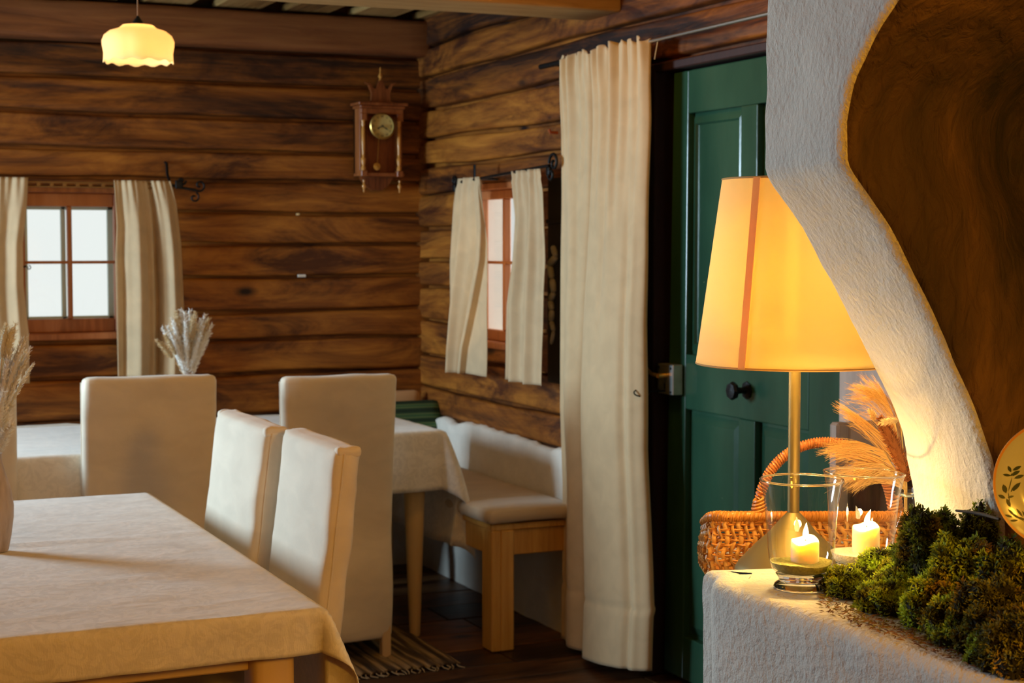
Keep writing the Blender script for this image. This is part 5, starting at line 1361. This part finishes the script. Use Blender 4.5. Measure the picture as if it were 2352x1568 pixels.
# crumbs of moss and bark on the ledge
vs = []; fs = []; cols = []
for k in range(900):
    px = rs_.uniform(1880, 2352); py = interp(px, [1880, 2000, 2150, 2352], [1378, 1436, 1482, 1545])+rs_.normal(-6, 14)
    q = P(px, py, Z=ZL+.004)
    if q.x < 1.30: continue
    s = rs_.uniform(.0008, .003); a = rs_.uniform(0, PI); d = Vector((math.cos(a), math.sin(a), rs_.uniform(-.1,.3)))*s*2; e = Vector((-math.sin(a), math.cos(a), 0))*s*.4
    o = len(vs); vs += [q-d-e, q+d-e, q+d+e, q-d+e, q+Vector((0,0,s*.6))]; fs += [(0+o,1+o,4+o),(1+o,2+o,4+o),(2+o,3+o,4+o),(3+o,o,4+o)]; c_ = [(.16,.07,.02),(.25,.2,.03),(.35,.18,.06)][rs_.integers(0,3)]; cols += [c_]*4
tag(finish_attr('moss_crumbs', vs, fs, cols, M_MOSS, None), 'brown moss and bark crumbs scattered along the ledge edge', 'crumbs', kind='stuff')
m = MB(); m.tube([P(2196,1172,X=1.50), P(2230,1176,X=1.49), P(2262,1182,X=1.48), P(2296,1192,X=1.47)], [.0016,.0024,.0026,.002], 7)
tag(m.build('twig', plain('dark_twig', (.03,.018,.008), .7), smooth=60), 'thin dark twig lying across the moss left of the painted plate', 'twig')

# ------------------------------------------------------------------ painted plate
pcn = P(2438, 1112, D=2.06); R_ = .0825
nrm_ = (Vector((0,0,EYE))-pcn); nrm_.z *= .3; nrm_.normalize()
tz = nrm_; tx_ = Vector((0,0,1)).cross(tz).normalized(); ty_ = tz.cross(tx_)
Mp = Matrix((( tx_.x, ty_.x, tz.x, pcn.x), (tx_.y, ty_.y, tz.y, pcn.y), (tx_.z, ty_.z, tz.z, pcn.z), (0,0,0,1)))
m = MB(); m.lathe([(0,-.010),(.045,-.010),(.054,-.007),(.060,-.002),(R_-.003,.003),(R_,.004),(R_+.0005,.0025),(.058,-.006),(.044,-.014),(0,-.014)], n=96, cap=False, mat=Mp)
nbase = len(m.f)
def leaf(cx_, cy_, L_, w_, ang):
    ca, sa = math.cos(ang), math.sin(ang); q = [(-.5,0),(-.25,.38),(0,.5),(.25,.38),(.5,0),(.25,-.38),(0,-.5),(-.25,-.38)]; vs = []
    for a, b in q:
        lx_, ly_ = a*L_, b*w_; X_, Y_ = cx_+lx_*ca-ly_*sa, cy_+lx_*sa+ly_*ca; rr = math.hypot(X_, Y_)
        z_ = interp(rr, [0,.045,.054,.060,R_-.003], [-.010,-.010,-.007,-.002,.003])+.0004; vs.append(Mp @ Vector((X_, Y_, z_)))
    m.add(vs, [tuple(range(8))])
def lp(px, py): return ((px-2438)/150*R_, -(py-1112)/150*R_)
for px, py, L_, w_, a in ((2324,1082,.009,.004,2.0),(2318,1096,.010,.0035,3.0),(2336,1092,.014,.005,.5),(2345,1100,.013,.0045,.35),(2314,1128,.012,.006,1.9),(2338,1124,.017,.0055,.8),(2308,1146,.010,.0045,2.7),(2328,1146,.008,.003,.3),(2323,1160,.012,.0045,2.0),(2340,1080,.012,.0045,.5),
    (2330,1182,.012,.003,-.8),(2340,1190,.012,.003,-.5),(2348,1182,.013,.003,-.9),(2352,1195,.014,.003,-.3),(2324,1190,.010,.003,-.3),(2360,1188,.014,.003,-1.0),(2336,1200,.010,.003,.1),
    (2380,1045,.014,.005,.9),(2400,1035,.014,.005,.4),(2420,1020,.014,.005,1.4),(2375,1215,.012,.004,-.4),(2400,1225,.014,.004,-.7),(2430,1230,.014,.004,-.2),(2470,1225,.014,.004,.5)):
    x_, y_ = lp(px, py); leaf(x_, y_, L_, w_, a)
for (a, b) in (((2330,1100),(2322,1135)),((2322,1135),(2326,1162)),((2322,1176),(2362,1204))):
    p0, p1 = lp(*a), lp(*b); ang = math.atan2(p1[1]-p0[1], p1[0]-p0[0]); leaf((p0[0]+p1[0])/2, (p0[1]+p1[1])/2, math.hypot(p1[0]-p0[0], p1[1]-p0[1]), .0011, ang)
o = m.build('painted_plate', plain('cream_porcelain', (.52,.54,.54), .22, coat=.3), smooth=60)
o.data.materials.append(plain('dark_green_leaf_glaze', (.035,.055,.03), .3)); o.data.materials.append(plain('ochre_rim_line', (.62,.30,.08), .3))
for i, pl in enumerate(o.data.polygons):
    if i >= nbase: pl.material_index = 1
    elif i//96 in (4, 5): pl.material_index = 2
tag(o, 'cream porcelain plate painted with dark leaf sprigs, leaning in the moss at the right edge', 'plate')
